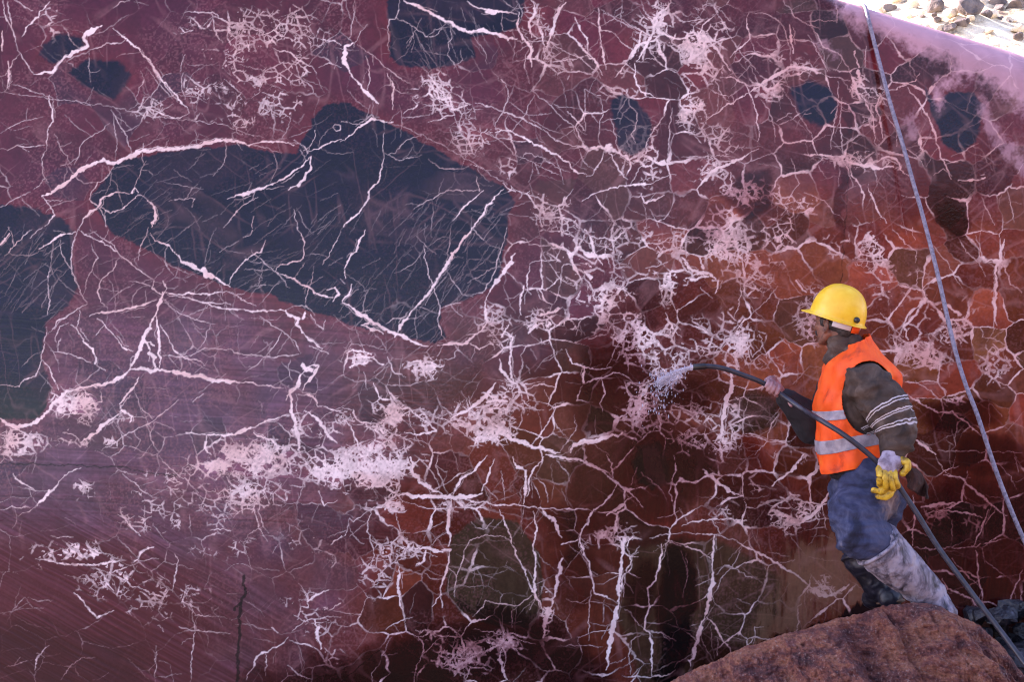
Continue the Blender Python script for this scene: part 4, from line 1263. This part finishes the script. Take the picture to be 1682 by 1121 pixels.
# joints
hipN, hipF = M(1432, 800, -.10), M(1412, 800, .12)
kneN, ankN = M(1416, 880, -.26), M(1533, 984, -.16)
kneF, ankF = M(1408, 896, .16), M(1447, 972, .12)
shN, elN, wrN = M(1424, 632, -.18), M(1470, 696, -.29), M(1471, 746, -.33)
shF, elF, wrF = M(1385, 612, .17), M(1347, 703, .16), M(1287, 652, .08)
neck, waist = M(1392, 585), M(1412, 778)
headc = M(1372, 532, .02)
HY, HP_ = R(50), R(8)
hf = Vector((-math.cos(HY) * math.cos(HP_), math.sin(HY) * math.cos(HP_), math.sin(HP_))); hl = Vector((0, 0, 1)).cross(hf).normalized(); hu = hf.cross(hl)
def H(f, l, u): return headc + hf * f + hl * l + hu * u
HA = Matrix((hf, hl, hu))
# ---- body: one continuous skin
bm = bmesh.new()
tube(bm, [M(1419, 805), M(1413, 760), M(1408, 700), M(1405, 640), M(1402, 612)], [.125, .12, .13, .135, .10], 18, (0, 1, 0), 1.05)
for a, b_, c in ((hipN, kneN, ankN), (hipF, kneF, ankF)):
    tube(bm, [a, a.lerp(b_, .5), b_], [.088, .075, .056], 12); tube(bm, [b_, b_.lerp(c, .35), c], [.056, .056, .038], 12)
tube(bm, [ankN, M(1546, 996, -.19)], [.04, .03], 10); tube(bm, [ankF, M(1444, 982, .13)], [.038, .028], 10)
for a, b_, c in ((shN, elN, wrN), (shF, elF, wrF)):
    tube(bm, [a, a.lerp(b_, .5), b_], [.058, .05, .042], 12); tube(bm, [b_, b_.lerp(c, .3), c], [.042, .042, .027], 12)
tube(bm, [M(1398, 606), M(1388, 570), M(1378, 545)], [.075, .062, .058], 16)
ball(bm, H(-.012, 0, .035), (.098, .076, .088), HA)                    # skull
ball(bm, H(.035, 0, -.030), (.060, .060, .078), HA)                    # face
ball(bm, H(.052, 0, -.088), (.036, .036, .028), HA)                    # chin
for s in (-1, 1):
    tube(bm, [H(-.01, s * .058, -.045), H(.025, s * .045, -.085), H(.055, s * .02, -.098)], [.020, .020, .018], 8)   # jaw
    ball(bm, H(.068, s * .036, -.022), (.022, .022, .016), HA)         # cheekbone
    tube(bm, [H(.083, s * .012, .022), H(.080, s * .045, .020)], [.010, .009], 8)       # brow
    ball(bm, H(.076, s * .032, .004), (.013, .014, .012), HA)          # eyeball under its lid
    # ear: rim, lobe, bowl
    ring = [H(-.008 + .020 * math.cos(q), s * (.076 + .010 * (1 - math.cos(q))), -.008 + .032 * math.sin(q)) for q in np.linspace(.2, 5.6, 12)]
    tube(bm, ring, .0068, 8); ball(bm, H(-.004, s * .072, -.006), (.016, .008, .026), HA); ball(bm, H(.0, s * .077, -.038), (.009, .007, .010), HA)
tube(bm, [H(.088, 0, .012), H(.104, 0, -.016), H(.112, 0, -.036)], [.008, .011, .015], 10)   # nose
for s in (-1, 1): ball(bm, H(.100, s * .013, -.038), (.011, .009, .009), HA)
tube(bm, [H(.084, -.024, -.064), H(.097, 0, -.060), H(.084, .024, -.064)], [.006, .008, .006], 8)
tube(bm, [H(.082, -.022, -.074), H(.093, 0, -.073), H(.082, .022, -.074)], [.006, .008, .006], 8)
# far hand, bare, closed round the hose
def near_hose(px, py):
    return min(hose_pts, key=lambda p: (Vector(((p.x * FPX / (p.y - CAMY) + 841), 560.5 - (p.z - CAMZ) * FPX / (p.y - CAMY))) - Vector((px, py))).length)
def hand(bm, wrist, knuck, across, palm_n, hc, axis, curl, r=.0098, hr=.0135):
    """palm from wrist to the knuckles; four fingers wound round the hose through hc along axis; a thumb from the side"""
    mid = wrist.lerp(knuck, .55)
    tube(bm, [wrist, mid, knuck], [.027, .036, .038], 14, up=palm_n, flat=.46)
    tips = []
    for k, (ln, rr) in enumerate(((.92, 1.0), (1.0, 1.04), (.95, 1.0), (.78, .88))):
        base = knuck + across * ((k - 1.5) * .0205) - (knuck - wrist).normalized() * (abs(k - 1.2) * .004)
        c = hc + axis * axis.dot(base - hc)                          # where this finger crosses the hose
        e1 = (base - c); e1 -= axis * e1.dot(axis); d0_ = e1.length; e1.normalize(); e2 = axis.cross(e1) * curl
        fr = r * rr; ch = [base]
        for q in (.55, 1.25, 1.95, 2.6, 3.25, 3.8):
            rad = hr + fr * .92 + max(0, (d0_ - hr - fr)) * max(0, 1 - q / 1.6) * .8
            a_ = q * ln
            ch.append(c + e1 * math.cos(a_) * rad + e2 * math.sin(a_) * rad + axis * (.002 * (k - 1.5) * q * .4))
        tube(bm, ch, [fr * 1.12, fr * 1.06, fr, fr * 1.05, fr * .95, fr * .92, fr * .8], 10); tips.append(ch[-1])
    tb = wrist.lerp(knuck, .35) - across * .030
    c = hc + axis * axis.dot(tb - across * .03 - hc); e1 = (tb - c).normalized()
    ch = [wrist.lerp(knuck, .2) - across * .018, tb, tb.lerp(c, .45) - across * .012 - axis.cross(e1) * curl * .012, c - axis.cross(e1) * curl * (hr + r) - across * .014]
    tube(bm, ch, [.015, .0135, .0115, .0095], 10)
    return tips
hcF = near_hose(1266, 637); kF = hose_pts.index(hcF); axF = (hose_pts[kF - 3] - hose_pts[kF + 3]).normalized()
bh = bmesh.new()
wF = wrF; knF = hcF + Vector((.010, .030, .022))
hand(bm, wF, knF, axF * 1.0, Vector((0, 1, 0)), hcF, axF, -1, .0112)
body = build('body', bm, m_skin, person); fuse(body, .0042, 3, .5)
body.data.materials.append(m_hand); off_ = Vector(body.matrix_world.translation)
for p_ in body.data.polygons:
    if (Vector(p_.center) + off_ - hcF).length < .16: p_.material_index = 1
# eyes
for s in (-1, 1):
    bm = bmesh.new(); ball(bm, H(.083, s * .032, .003), (.0095, .0095, .0095), HA, 12); build('eye', bm, mat('dark_eye', (.05, .04, .035), .2), person)
# hair at the nape and temples, moustache
bm = bmesh.new()
ball(bm, H(-.022, 0, .020), (.098, .0795, .080), HA); ball(bm, H(-.065, 0, -.02), (.045, .058, .050), HA)
for s in (-1, 1): ball(bm, H(.028, s * .066, .012), (.016, .012, .030), HA)
hair = build('hair', bm, m_hair, person); fuse(hair, .005, 2); crumple(hair, .003, 90, seed=2)
bm = bmesh.new(); tube(bm, [H(.080, -.030, -.066), H(.098, -.010, -.053), H(.101, 0, -.051), H(.098, .010, -.053), H(.080, .030, -.066)], [.005, .008, .008, .008, .005], 8); build('moustache', bm, m_hair, person)

# ---- hard hat
hb = M(1374, 521, .015); tilt = R(18)
gf = Vector((-math.cos(R(34)) * math.cos(tilt), math.sin(R(34)) * math.cos(tilt), math.sin(tilt))); gl = Vector((0, 0, 1)).cross(gf).normalized(); gu = gf.cross(gl)
def G(f, l, u): return hb + gf * f + gl * l + gu * u
bm = bmesh.new(); nu, nv = 72, 30; V = []
for j in range(nv + 1):
    row = []
    for i in range(nu):
        a = 2 * math.pi * i / nu; ca, sa = math.cos(a), math.sin(a)
        if j <= 5:                                                   # brim, from lip to shell
            q = j / 5.; vis = max(0, ca) ** 3
            rx = .140 + (1 - q) * (.014 + .034 * vis); ry = .112 + (1 - q) * .012; z = -.004 - (1 - q) * (.006 + .010 * vis) + .004 * q
            row.append(bm.verts.new(G(rx * ca - .004, ry * sa, z)))
        else:
            ph = (j - 5) / (nv - 5.) * math.pi / 2; rr_ = math.cos(ph) ** .82; z = .160 * math.sin(ph) ** .95
            rib = (.004 * math.exp(-(sa * rr_ * .112 / .010) ** 2) + .003 * math.exp(-((abs(sa * rr_ * .112) - .030) / .007) ** 2)) * math.sin(min(1, ph) * 1.57)
            row.append(bm.verts.new(G(.140 * rr_ * ca - .004, .112 * rr_ * sa, .002 + z + rib)) if j < nv else None)
    V.append(row)
top = bm.verts.new(G(-.004, 0, .166))
for j in range(nv):
    for i in range(nu):
        k = (i + 1) % nu
        if j < nv - 1: bm.faces.new((V[j][i], V[j][k], V[j + 1][k], V[j + 1][i]))
        else: bm.faces.new((V[j][i], V[j][k], top))
hat = build('hard_hat', bm, m_hat, person); md = hat.modifiers.new('s', 'SOLIDIFY'); md.thickness = .0035; bake(hat)
def ring_strip(name, m, a0, a1, rx, ry, z0, z1, th=.003, n=30, close=False):
    bm = bmesh.new(); V = []
    for i in range(n + 1):
        a = a0 + (a1 - a0) * i / n
        V.append([bm.verts.new(G(rx * math.cos(a) - .004, ry * math.sin(a), z)) for z in (z0, z1)])
    for i in range(n): bm.faces.new((V[i][0], V[i + 1][0], V[i + 1][1], V[i][1]))
    o = build(name, bm, m, hat); md = o.modifiers.new('s', 'SOLIDIFY'); md.thickness = th; return bake(o)
ring_strip('headband', m_white, R(100), R(150), .118, .098, -.040, -.002)
ring_strip('suspension_strap', m_black, R(60), R(300), .114, .094, -.022, .004)
ring_strip('nape_pad', m_vest, R(152), R(205), .124, .100, -.048, -.004, .008)
bm = bmesh.new(); kc = G(-.122, .060, .022); kd = (gl * .75 - gf * .6).normalized()
tube(bm, [kc, kc + kd * .010, kc + kd * .013], [.015, .015, .011], 18); build('ratchet_knob', bm, m_black, hat)
# ---- jacket
bm = bmesh.new()
TOR = [(790, 1368, 1462, .150), (765, 1360, 1458, .150), (725, 1354, 1462, .158), (685, 1352, 1464, .172), (645, 1354, 1463, .190), (615, 1364, 1452, .190), (596, 1368, 1438, .160), (580, 1380, 1426, .115), (564, 1388, 1417, .075), (553, 1391, 1412, .062)]
def tor(py):
    ys = [t_[0] for t_ in TOR][::-1]; g = lambda k: float(np.interp(py, ys, [t_[k] for t_ in TOR][::-1]))
    return g(1), g(2), g(3)
V = []
for k in range(44):
    py = 768 - k * (768 - 553) / 43.; f0, f1, hw = tor(py); c = M((f0 + f1) / 2, py); hx = (f1 - f0) / 2 * 6.6 / FPX
    V.append([bm.verts.new(c + Vector((hx * math.copysign(abs(math.cos(a)) ** .85, math.cos(a)), hw * math.copysign(abs(math.sin(a)) ** .85, math.sin(a)), 0))) for a in [2 * math.pi * i / 40 for i in range(40)]])
for k in range(43):
    for i in range(40): bm.faces.new((V[k][i], V[k][(i + 1) % 40], V[k + 1][(i + 1) % 40], V[k + 1][i]))
bm.faces.new(V[0][::-1]); bm.faces.new(V[-1])
armN = spline([shN + Vector((-.03, .04, .02)), shN, shN.lerp(elN, .5) + Vector((.01, -.01, .0)), elN, elN.lerp(wrN, .5) + Vector((.012, 0, 0)), wrN + Vector((-.003, 0, .012))], 6)
nA = len(armN)
tube(bm, armN, [float(np.interp(k / (nA - 1.), [0, .18, .4, .62, .8, 1], [.085, .104, .104, .090, .078, .062])) for k in range(nA)], 20)
# collar
cc = M(1388, 585, .0)
tube(bm, [M(1394, 592, .01), M(1386, 574, .01), M(1380, 560, .01)], [.090, .070, .063], 24)
tube(bm, [M(1372, 600, .0), M(1366, 588, .02), M(1372, 572, .03)], [.045, .035, .025], 14)
jacket = build('jacket', bm, m_jacket, person); fuse(jacket, .0075, 7, .5)
crumple(jacket, .020, 6.5, (1, 1, 1.8), 1); crumple(jacket, .011, 15, (1, 1, 1.8), 4)
# white stripes knitted round the near sleeve
AL = [0]; 
for k in range(1, nA): AL.append(AL[-1] + (armN[k] - armN[k - 1]).length)
mj = m_jacket.node_tree; me = jacket.data
AP = np.array([list(p) for p in armN]); VC = np.array([list(v.co) for v in me.vertices]) + np.array(list(jacket.matrix_world.translation)); best = np.full(len(VC), 9.); par = np.full(len(VC), -1.)
for k in range(nA - 1):
    e = AP[k + 1] - AP[k]; w = VC - AP[k]; tt = np.clip(w @ e / (e @ e), 0, 1); d = np.linalg.norm(w - tt[:, None] * e, axis=1); n_ = d < best
    best = np.where(n_, d, best); par = np.where(n_, AL[k] + tt * (AL[k + 1] - AL[k]), par)
par = np.where(best < .17, par, -1) / AL[-1]
a = me.attributes.new('sleeve', 'FLOAT', 'POINT'); a.data.foreach_set('value', par.astype(np.float32))
at = mj.nodes.new('ShaderNodeAttribute'); at.attribute_name = 'sleeve'
nz = mj.nodes.new('ShaderNodeTexNoise'); nz.inputs['Scale'].default_value = 14
ad = mj.nodes.new('ShaderNodeMath'); ad.operation = 'MULTIPLY_ADD'; ad.inputs[1].default_value = .035; mj.links.new(nz.outputs[0], ad.inputs[0]); mj.links.new(at.outputs['Fac'], ad.inputs[2])
rp = mj.nodes.new('ShaderNodeValToRGB'); rp.color_ramp.interpolation = 'CONSTANT'; el = rp.color_ramp.elements; el[0].color = (0, 0, 0, 1); el[1].position = .995; el[1].color = (0, 0, 0, 1)
for s0 in (.500, .530, .606, .632, .712, .742):
    x = el.new(s0); x.color = (1, 1, 1, 1); x = el.new(s0 + .0125); x.color = (0, 0, 0, 1)
mj.links.new(ad.outputs[0], rp.inputs[0])
bs = mj.nodes['Principled BSDF']; src_ = bs.inputs['Base Color'].links[0].from_socket
mxx = mj.nodes.new('ShaderNodeMix'); mxx.data_type = 'RGBA'; mxx.inputs['B'].default_value = (.46, .42, .44, 1); mj.links.new(rp.outputs[0], mxx.inputs['Factor']); mj.links.new(src_, mxx.inputs['A']); mj.links.new(mxx.outputs['Result'], bs.inputs['Base Color'])
# dark far sleeve
bm = bmesh.new(); fa = spline([shF, elF, elF.lerp(wrF, .5), wrF + (elF - wrF).normalized() * .015], 6); nF = len(fa)
tube(bm, fa, [float(np.interp(k / (nF - 1.), [0, .3, .55, .8, 1], [.10, .092, .085, .066, .050])) for k in range(nF)], 18)
slv = build('sleeve', bm, m_dsleeve, person); fuse(slv, .007, 3); crumple(slv, .010, 9, (1, 1, 1), 6); slv['label'] = 'dark sleeve of the far outstretched arm'
# hem of the dark shirt below the vest
bm = bmesh.new(); V = []
for k in range(8):
    py = 752 + k * 5.6; f0, f1, hw = tor(min(py, 790)); c = M((f0 + f1) / 2 - 4, py + 2); hx = (f1 - f0 + 5 - k * 1.0) / 2 * 6.6 / FPX
    V.append([bm.verts.new(c + Vector((hx * math.cos(a), (hw + .004) * math.sin(a), -.022 * math.cos(a)))) for a in [2 * math.pi * i / 40 for i in range(40)]])
for k in range(7):
    for i in range(40): bm.faces.new((V[k][i], V[k][(i + 1) % 40], V[k + 1][(i + 1) % 40], V[k + 1][i]))
hem = build('shirt_hem', bm, m_dsleeve, person); md = hem.modifiers.new('s', 'SOLIDIFY'); md.thickness = .006; bake(hem)

# ---- vest
def vest_pt(py, a, off=.0):
    f0, f1, hw = tor(py)
    f0 -= 7 * min(1, max(0, (py - 600) / 60.)) + 2 - 12 * min(1, max(0, (604 - py) / 30.)); f1 += 4 + 10 * math.exp(-((py - 625) / 26.) ** 2)
    c = M((f0 + f1) / 2, py); hx = (f1 - f0) / 2 * 6.6 / FPX + off; ca, sa = math.cos(a), math.sin(a)
    hang = max(0, (py - 690) / 80.); off = off + .022 * min(1, max(0, (640 - py) / 40.)); hx += .022 * min(1, max(0, (640 - py) / 40.))
    fold = .010 * math.sin(a * 7 + py * .02) * hang + .012 * mnoise.noise(Vector((ca * 3 + py * .01, sa * 3, py * .035))) * 1.2 + .010 * mnoise.noise(Vector((ca * 2.2, sa * 2.2, py * .022))) + .005 * mnoise.noise(Vector((ca * 6, sa * 6, py * .05 + ca * 2)))
    p = c + Vector(((hx + fold) * math.copysign(abs(ca) ** .85, ca), (hw + .016 + off + fold) * math.copysign(abs(sa) ** .85, sa), 0))
    # rounded shoulders: the cloth closes toward the neck above the shoulder line
    p.z += -.020 * (ca) * hang * -1
    return p
def vest_cut(p):
    d = p.y - CAMY; px = p.x * FPX / d + 841; py = 560.5 - (p.z - CAMZ) * FPX / d; dy = d - 6.6
    if dy < -.02 and ((px - 1427) / 43.) ** 2 + ((py - 654) / 60.) ** 2 < 1: return True
    if dy > .06 and ((px - 1385) / 40.) ** 2 + ((py - 650) / 64.) ** 2 < 1: return True
    return False
def vest_patch(name, m, y0, y1, off, ny, th, par_, na=220, slant=0, cut=True, top=False):
    bm = bmesh.new(); V = []
    for k in range(ny + 1):
        row = []
        for i in range(na):
            a = 2 * math.pi * i / na; py = y0 + (y1 - y0) * k / ny + slant * math.cos(a); py = min(py, 784)
            row.append(bm.verts.new(vest_pt(py, a, off)))
        V.append(row)
    for k in range(ny):
        for i in range(na):
            vs = (V[k][i], V[k][(i + 1) % na], V[k + 1][(i + 1) % na], V[k + 1][i])
            c = sum((v.co for v in vs), Vector()) / 4
            if not (cut and vest_cut(c)): bm.faces.new(vs)
    bmesh.ops.delete(bm, geom=[v for v in bm.verts if not v.link_faces], context='VERTS')
    if name == 'reflective_band':                                   # keep only the strip between front and back on the seen side, closed ring otherwise
        seen = set(); isl = []
        for f in bm.faces:
            if f in seen: continue
            st = [f]; grp = []; seen.add(f)
            while st:
                g = st.pop(); grp.append(g)
                for e_ in g.edges:
                    for h_ in e_.link_faces:
                        if h_ not in seen: seen.add(h_); st.append(h_)
            isl.append(grp)
        isl.sort(key=len)
        for grp in isl[:-1]: bmesh.ops.delete(bm, geom=grp, context='FACES')
        bmesh.ops.delete(bm, geom=[v for v in bm.verts if not v.link_faces], context='VERTS')
    o = build(name, bm, m, par_); md = o.modifiers.new('sm', 'SMOOTH'); md.iterations = 7; md.factor = .5
    md = o.modifiers.new('s', 'SOLIDIFY'); md.thickness = th; md.offset = 1; return bake(o)
vest = vest_patch('safety_vest', m_vest, 762, 558, .006, 150, .004, person, slant=-10)
vest_patch('reflective_band', m_band, 682, 665, .0125, 10, .002, vest, slant=-10)
vest_patch('reflective_band', m_band, 731, 709, .0125, 12, .002, vest, slant=-12)

# ---- trousers
bm = bmesh.new()
tube(bm, [M(1420, 774, .0), M(1420, 800, .0), M(1424, 825, .0)], [.138, .170, .165], 22, (0, 1, 0), .98)
tube(bm, [hipN + Vector((-.01, 0, .03)), M(1409, 838, -.16), M(1406, 866, -.23), kneN + Vector((-.024, 0, -.005)), kneN.lerp(ankN, .02), kneN.lerp(ankN, .09) + Vector((.006, -.008, .004))], [.135, .138, .122, .114, .114, .112], 20)
tube(bm, [hipF, M(1404, 842, .14), kneF, kneF.lerp(ankF, .15)], [.115, .104, .085, .082], 18)
tube(bm, [M(1452, 800, .0), M(1458, 835, -.02), M(1455, 862, -.04)], [.085, .085, .05], 16)
tq = m_jean.node_tree; N = tq.nodes.new; L = tq.links.new; b = tq.nodes['Principled BSDF']; gp = N('ShaderNodeNewGeometry'); vd = N('ShaderNodeVectorMath'); vd.operation = 'DISTANCE'; L(gp.outputs['Position'], vd.inputs[0]); vd.inputs[1].default_value = M(1452, 826, -.17)
nz = N('ShaderNodeTexNoise'); nz.inputs['Scale'].default_value = 22; ma = N('ShaderNodeMath'); ma.operation = 'MULTIPLY_ADD'; ma.inputs[1].default_value = .10; L(nz.outputs[0], ma.inputs[0]); L(vd.outputs['Value'], ma.inputs[2])
mr = N('ShaderNodeMapRange'); mr.inputs['From Min'].default_value = .17; mr.inputs['From Max'].default_value = .09; L(ma.outputs[0], mr.inputs[0]); mx = N('ShaderNodeMix'); mx.data_type = 'RGBA'; mx.inputs['B'].default_value = (.27, .20, .19, 1); L(mr.outputs[0], mx.inputs['Factor']); L(b.inputs['Base Color'].links[0].from_socket, mx.inputs['A']); L(mx.outputs['Result'], b.inputs['Base Color'])
trs = build('trousers', bm, m_jean, person); fuse(trs, .0075, 8, .5); crumple(trs, .015, 4.5, (1, 1, 2.6), 3); crumple(trs, .010, 12, (1, 1, 2.8), 8)
# ---- boots
def boot(nm, m, k0, an, toe, heel, rk, label, seed, w=1.0):
    bm = bmesh.new(); ax = (an - k0).normalized()
    tube(bm, [k0, k0.lerp(an, .08), k0.lerp(an, .3), k0.lerp(an, .65), an], [rk * .92, rk, rk * .98, rk * .80, rk * .66], 20, cap=False)
    tube(bm, [an, an.lerp(toe, .5), toe], [rk * .66, rk * .60, rk * .48], 16); ball(bm, heel, (rk * .60, rk * .52, rk * .55), None, 14)
    o = build(nm, bm, m, person); fuse(o, .007, 6); crumple(o, .012, 8, (1, 1, 1), seed); crumple(o, .005, 26, (1, 1, 1), seed + 3); o['label'] = label
    bm = bmesh.new(); d, s, u = frame(ax); ring = [k0 + d * .02 + s * math.cos(q) * rk * 1.01 + u * math.sin(q) * rk * 1.01 + d * .012 * math.sin(2 * q) for q in np.linspace(0, 2 * math.pi, 33)]
    tube(bm, ring, .010, 8); build('boot_cuff', bm, m, o)
    return o
bN = boot('boot', m_boot_n, kneN.lerp(ankN, .12) + Vector((.008, -.012, .006)), ankN, M(1552, 1010, -.22), M(1535, 994, -.12), .114, 'knee-high boot caked in pale grey mud', 21)
bF = boot('boot', m_boot_f, kneF + Vector((.01, 0, -.02)), ankF, M(1432, 986, .18), M(1462, 984, .06), .098, 'dark blue muddy boot with brown sole', 25)
bm = bmesh.new(); tube(bm, [M(1427, 989, .20), M(1447, 990, .13), M(1474, 988, .04)], [.036, .044, .040], 14, (0, 0, 1), .32); build('sole', bm, noisy('muddy_sole', [(.4, (.09, .055, .04)), (.7, (.2, .13, .09))], 20, .8, .5, 50), bF)

# ---- near hand in its glove
hcN = near_hose(1457, 776); kN = hose_pts.index(hcN); axN = (hose_pts[kN + 3] - hose_pts[kN - 3]).normalized()
wN = wrN + Vector((-.004, -.004, .004)); kn = hcN + Vector((-.008, -.030, .030))
bm = bmesh.new()
tube(bm, [wN + Vector((.006, 0, .02)), wN.lerp(kn, .4), kn], [.050, .054, .050], 18, (0, 1, 0), .72)
ball(bm, wN.lerp(kn, .6) + Vector((.012, 0, -.004)), (.048, .040, .040), None, 16)
glove = build('glove', bm, m_glove, person); fuse(glove, .0045, 4); crumple(glove, .005, 24, seed=31); glove['label'] = 'grey-lilac work glove with yellow fingers on the near hand'
bm = bmesh.new(); dn = Vector((-.35, -.15, -1)).normalized()
for k, (ox, ln, cu) in enumerate(((-.050, .085, .9), (-.027, .100, 1.0), (-.004, .092, .95), (.017, .070, .9))):
    b0 = kn + Vector((ox + .008, -.020 + abs(ox) * .1, -.006 - .25 * (ox + .05)))
    ch = [b0, b0 + Vector((-.004, -.024, -.030)) * (ln / .09), b0 + Vector((-.004 + .004 * k, -.022, -.064)) * (ln / .09), b0 + Vector((.010 + .004 * k, .010, -.086)) * (ln / .09), b0 + Vector((.022 + .004 * k, .034, -.078)) * (ln / .09)]
    tube(bm, spline(ch, 4), [.0155] * 6 + [.0150] * 5 + [.0140] * 4 + [.012] * 2, 12)
fg = build('glove_fingers', bm, m_yel, glove); crumple(fg, .003, 40, seed=33)
bm = bmesh.new(); t0 = wN.lerp(kn, .45) + Vector((.038, -.02, -.004))
tube(bm, spline([t0, t0 + Vector((.022, -.022, -.010)), t0 + Vector((.020, -.026, -.036)), t0 + Vector((.002, -.02, -.060))], 4), [.019] * 5 + [.017] * 4 + [.0145] * 4, 12)
tb = build('glove_thumb', bm, m_yel, glove); crumple(tb, .003, 40, seed=34)
bm = bmesh.new(); t0 = hcN + Vector((-.035, -.045, -.085))           # loose empty fingertip flaps of the glove hanging below
tube(bm, spline([t0 + Vector((.03, .01, .045)), t0 + Vector((.015, -.008, .018)), t0 + Vector((-.012, -.004, .002)), t0 + Vector((-.040, .002, .006))], 4), [.020] * 5 + [.018] * 4 + [.013] * 4, 12, (0, 1, 0), .7)
tube(bm, spline([t0 + Vector((.045, .01, .020)), t0 + Vector((.030, -.005, -.008)), t0 + Vector((.010, -.004, -.024)), t0 + Vector((-.018, .004, -.020))], 4), [.020] * 5 + [.018] * 4 + [.014] * 4, 12, (0, 1, 0), .7)
fl = build('glove_flap', bm, m_yel, glove); crumple(fl, .004, 30, seed=35)
# ---- red-brown rag behind the gloved hand
bm = bmesh.new(); V = []
for k in range(26):
    row = []
    for i in range(22):
        s, q = i / 21., k / 25.
        p = M(1474 + s * 32 + q * 20 + 5 * math.sin(q * 4), 764 + q * (36 + 14 * s) + s * 6, -.24 + .05 * math.sin(s * 7 + q * 3) * (.3 + q))
        row.append(bm.verts.new(p))
    V.append(row)
for k in range(25):
    for i in range(21): bm.faces.new((V[k][i], V[k][i + 1], V[k + 1][i + 1], V[k + 1][i]))
rag = build('rag', bm, m_rag); md = rag.modifiers.new('s', 'SOLIDIFY'); md.thickness = .008; md = rag.modifiers.new('u', 'SUBSURF'); md.levels = 1; md.render_levels = 1; bake(rag); crumple(rag, .012, 14, seed=9)
tag(rag, 'dark red-brown rag dangling behind the gloved hand', 'rag')
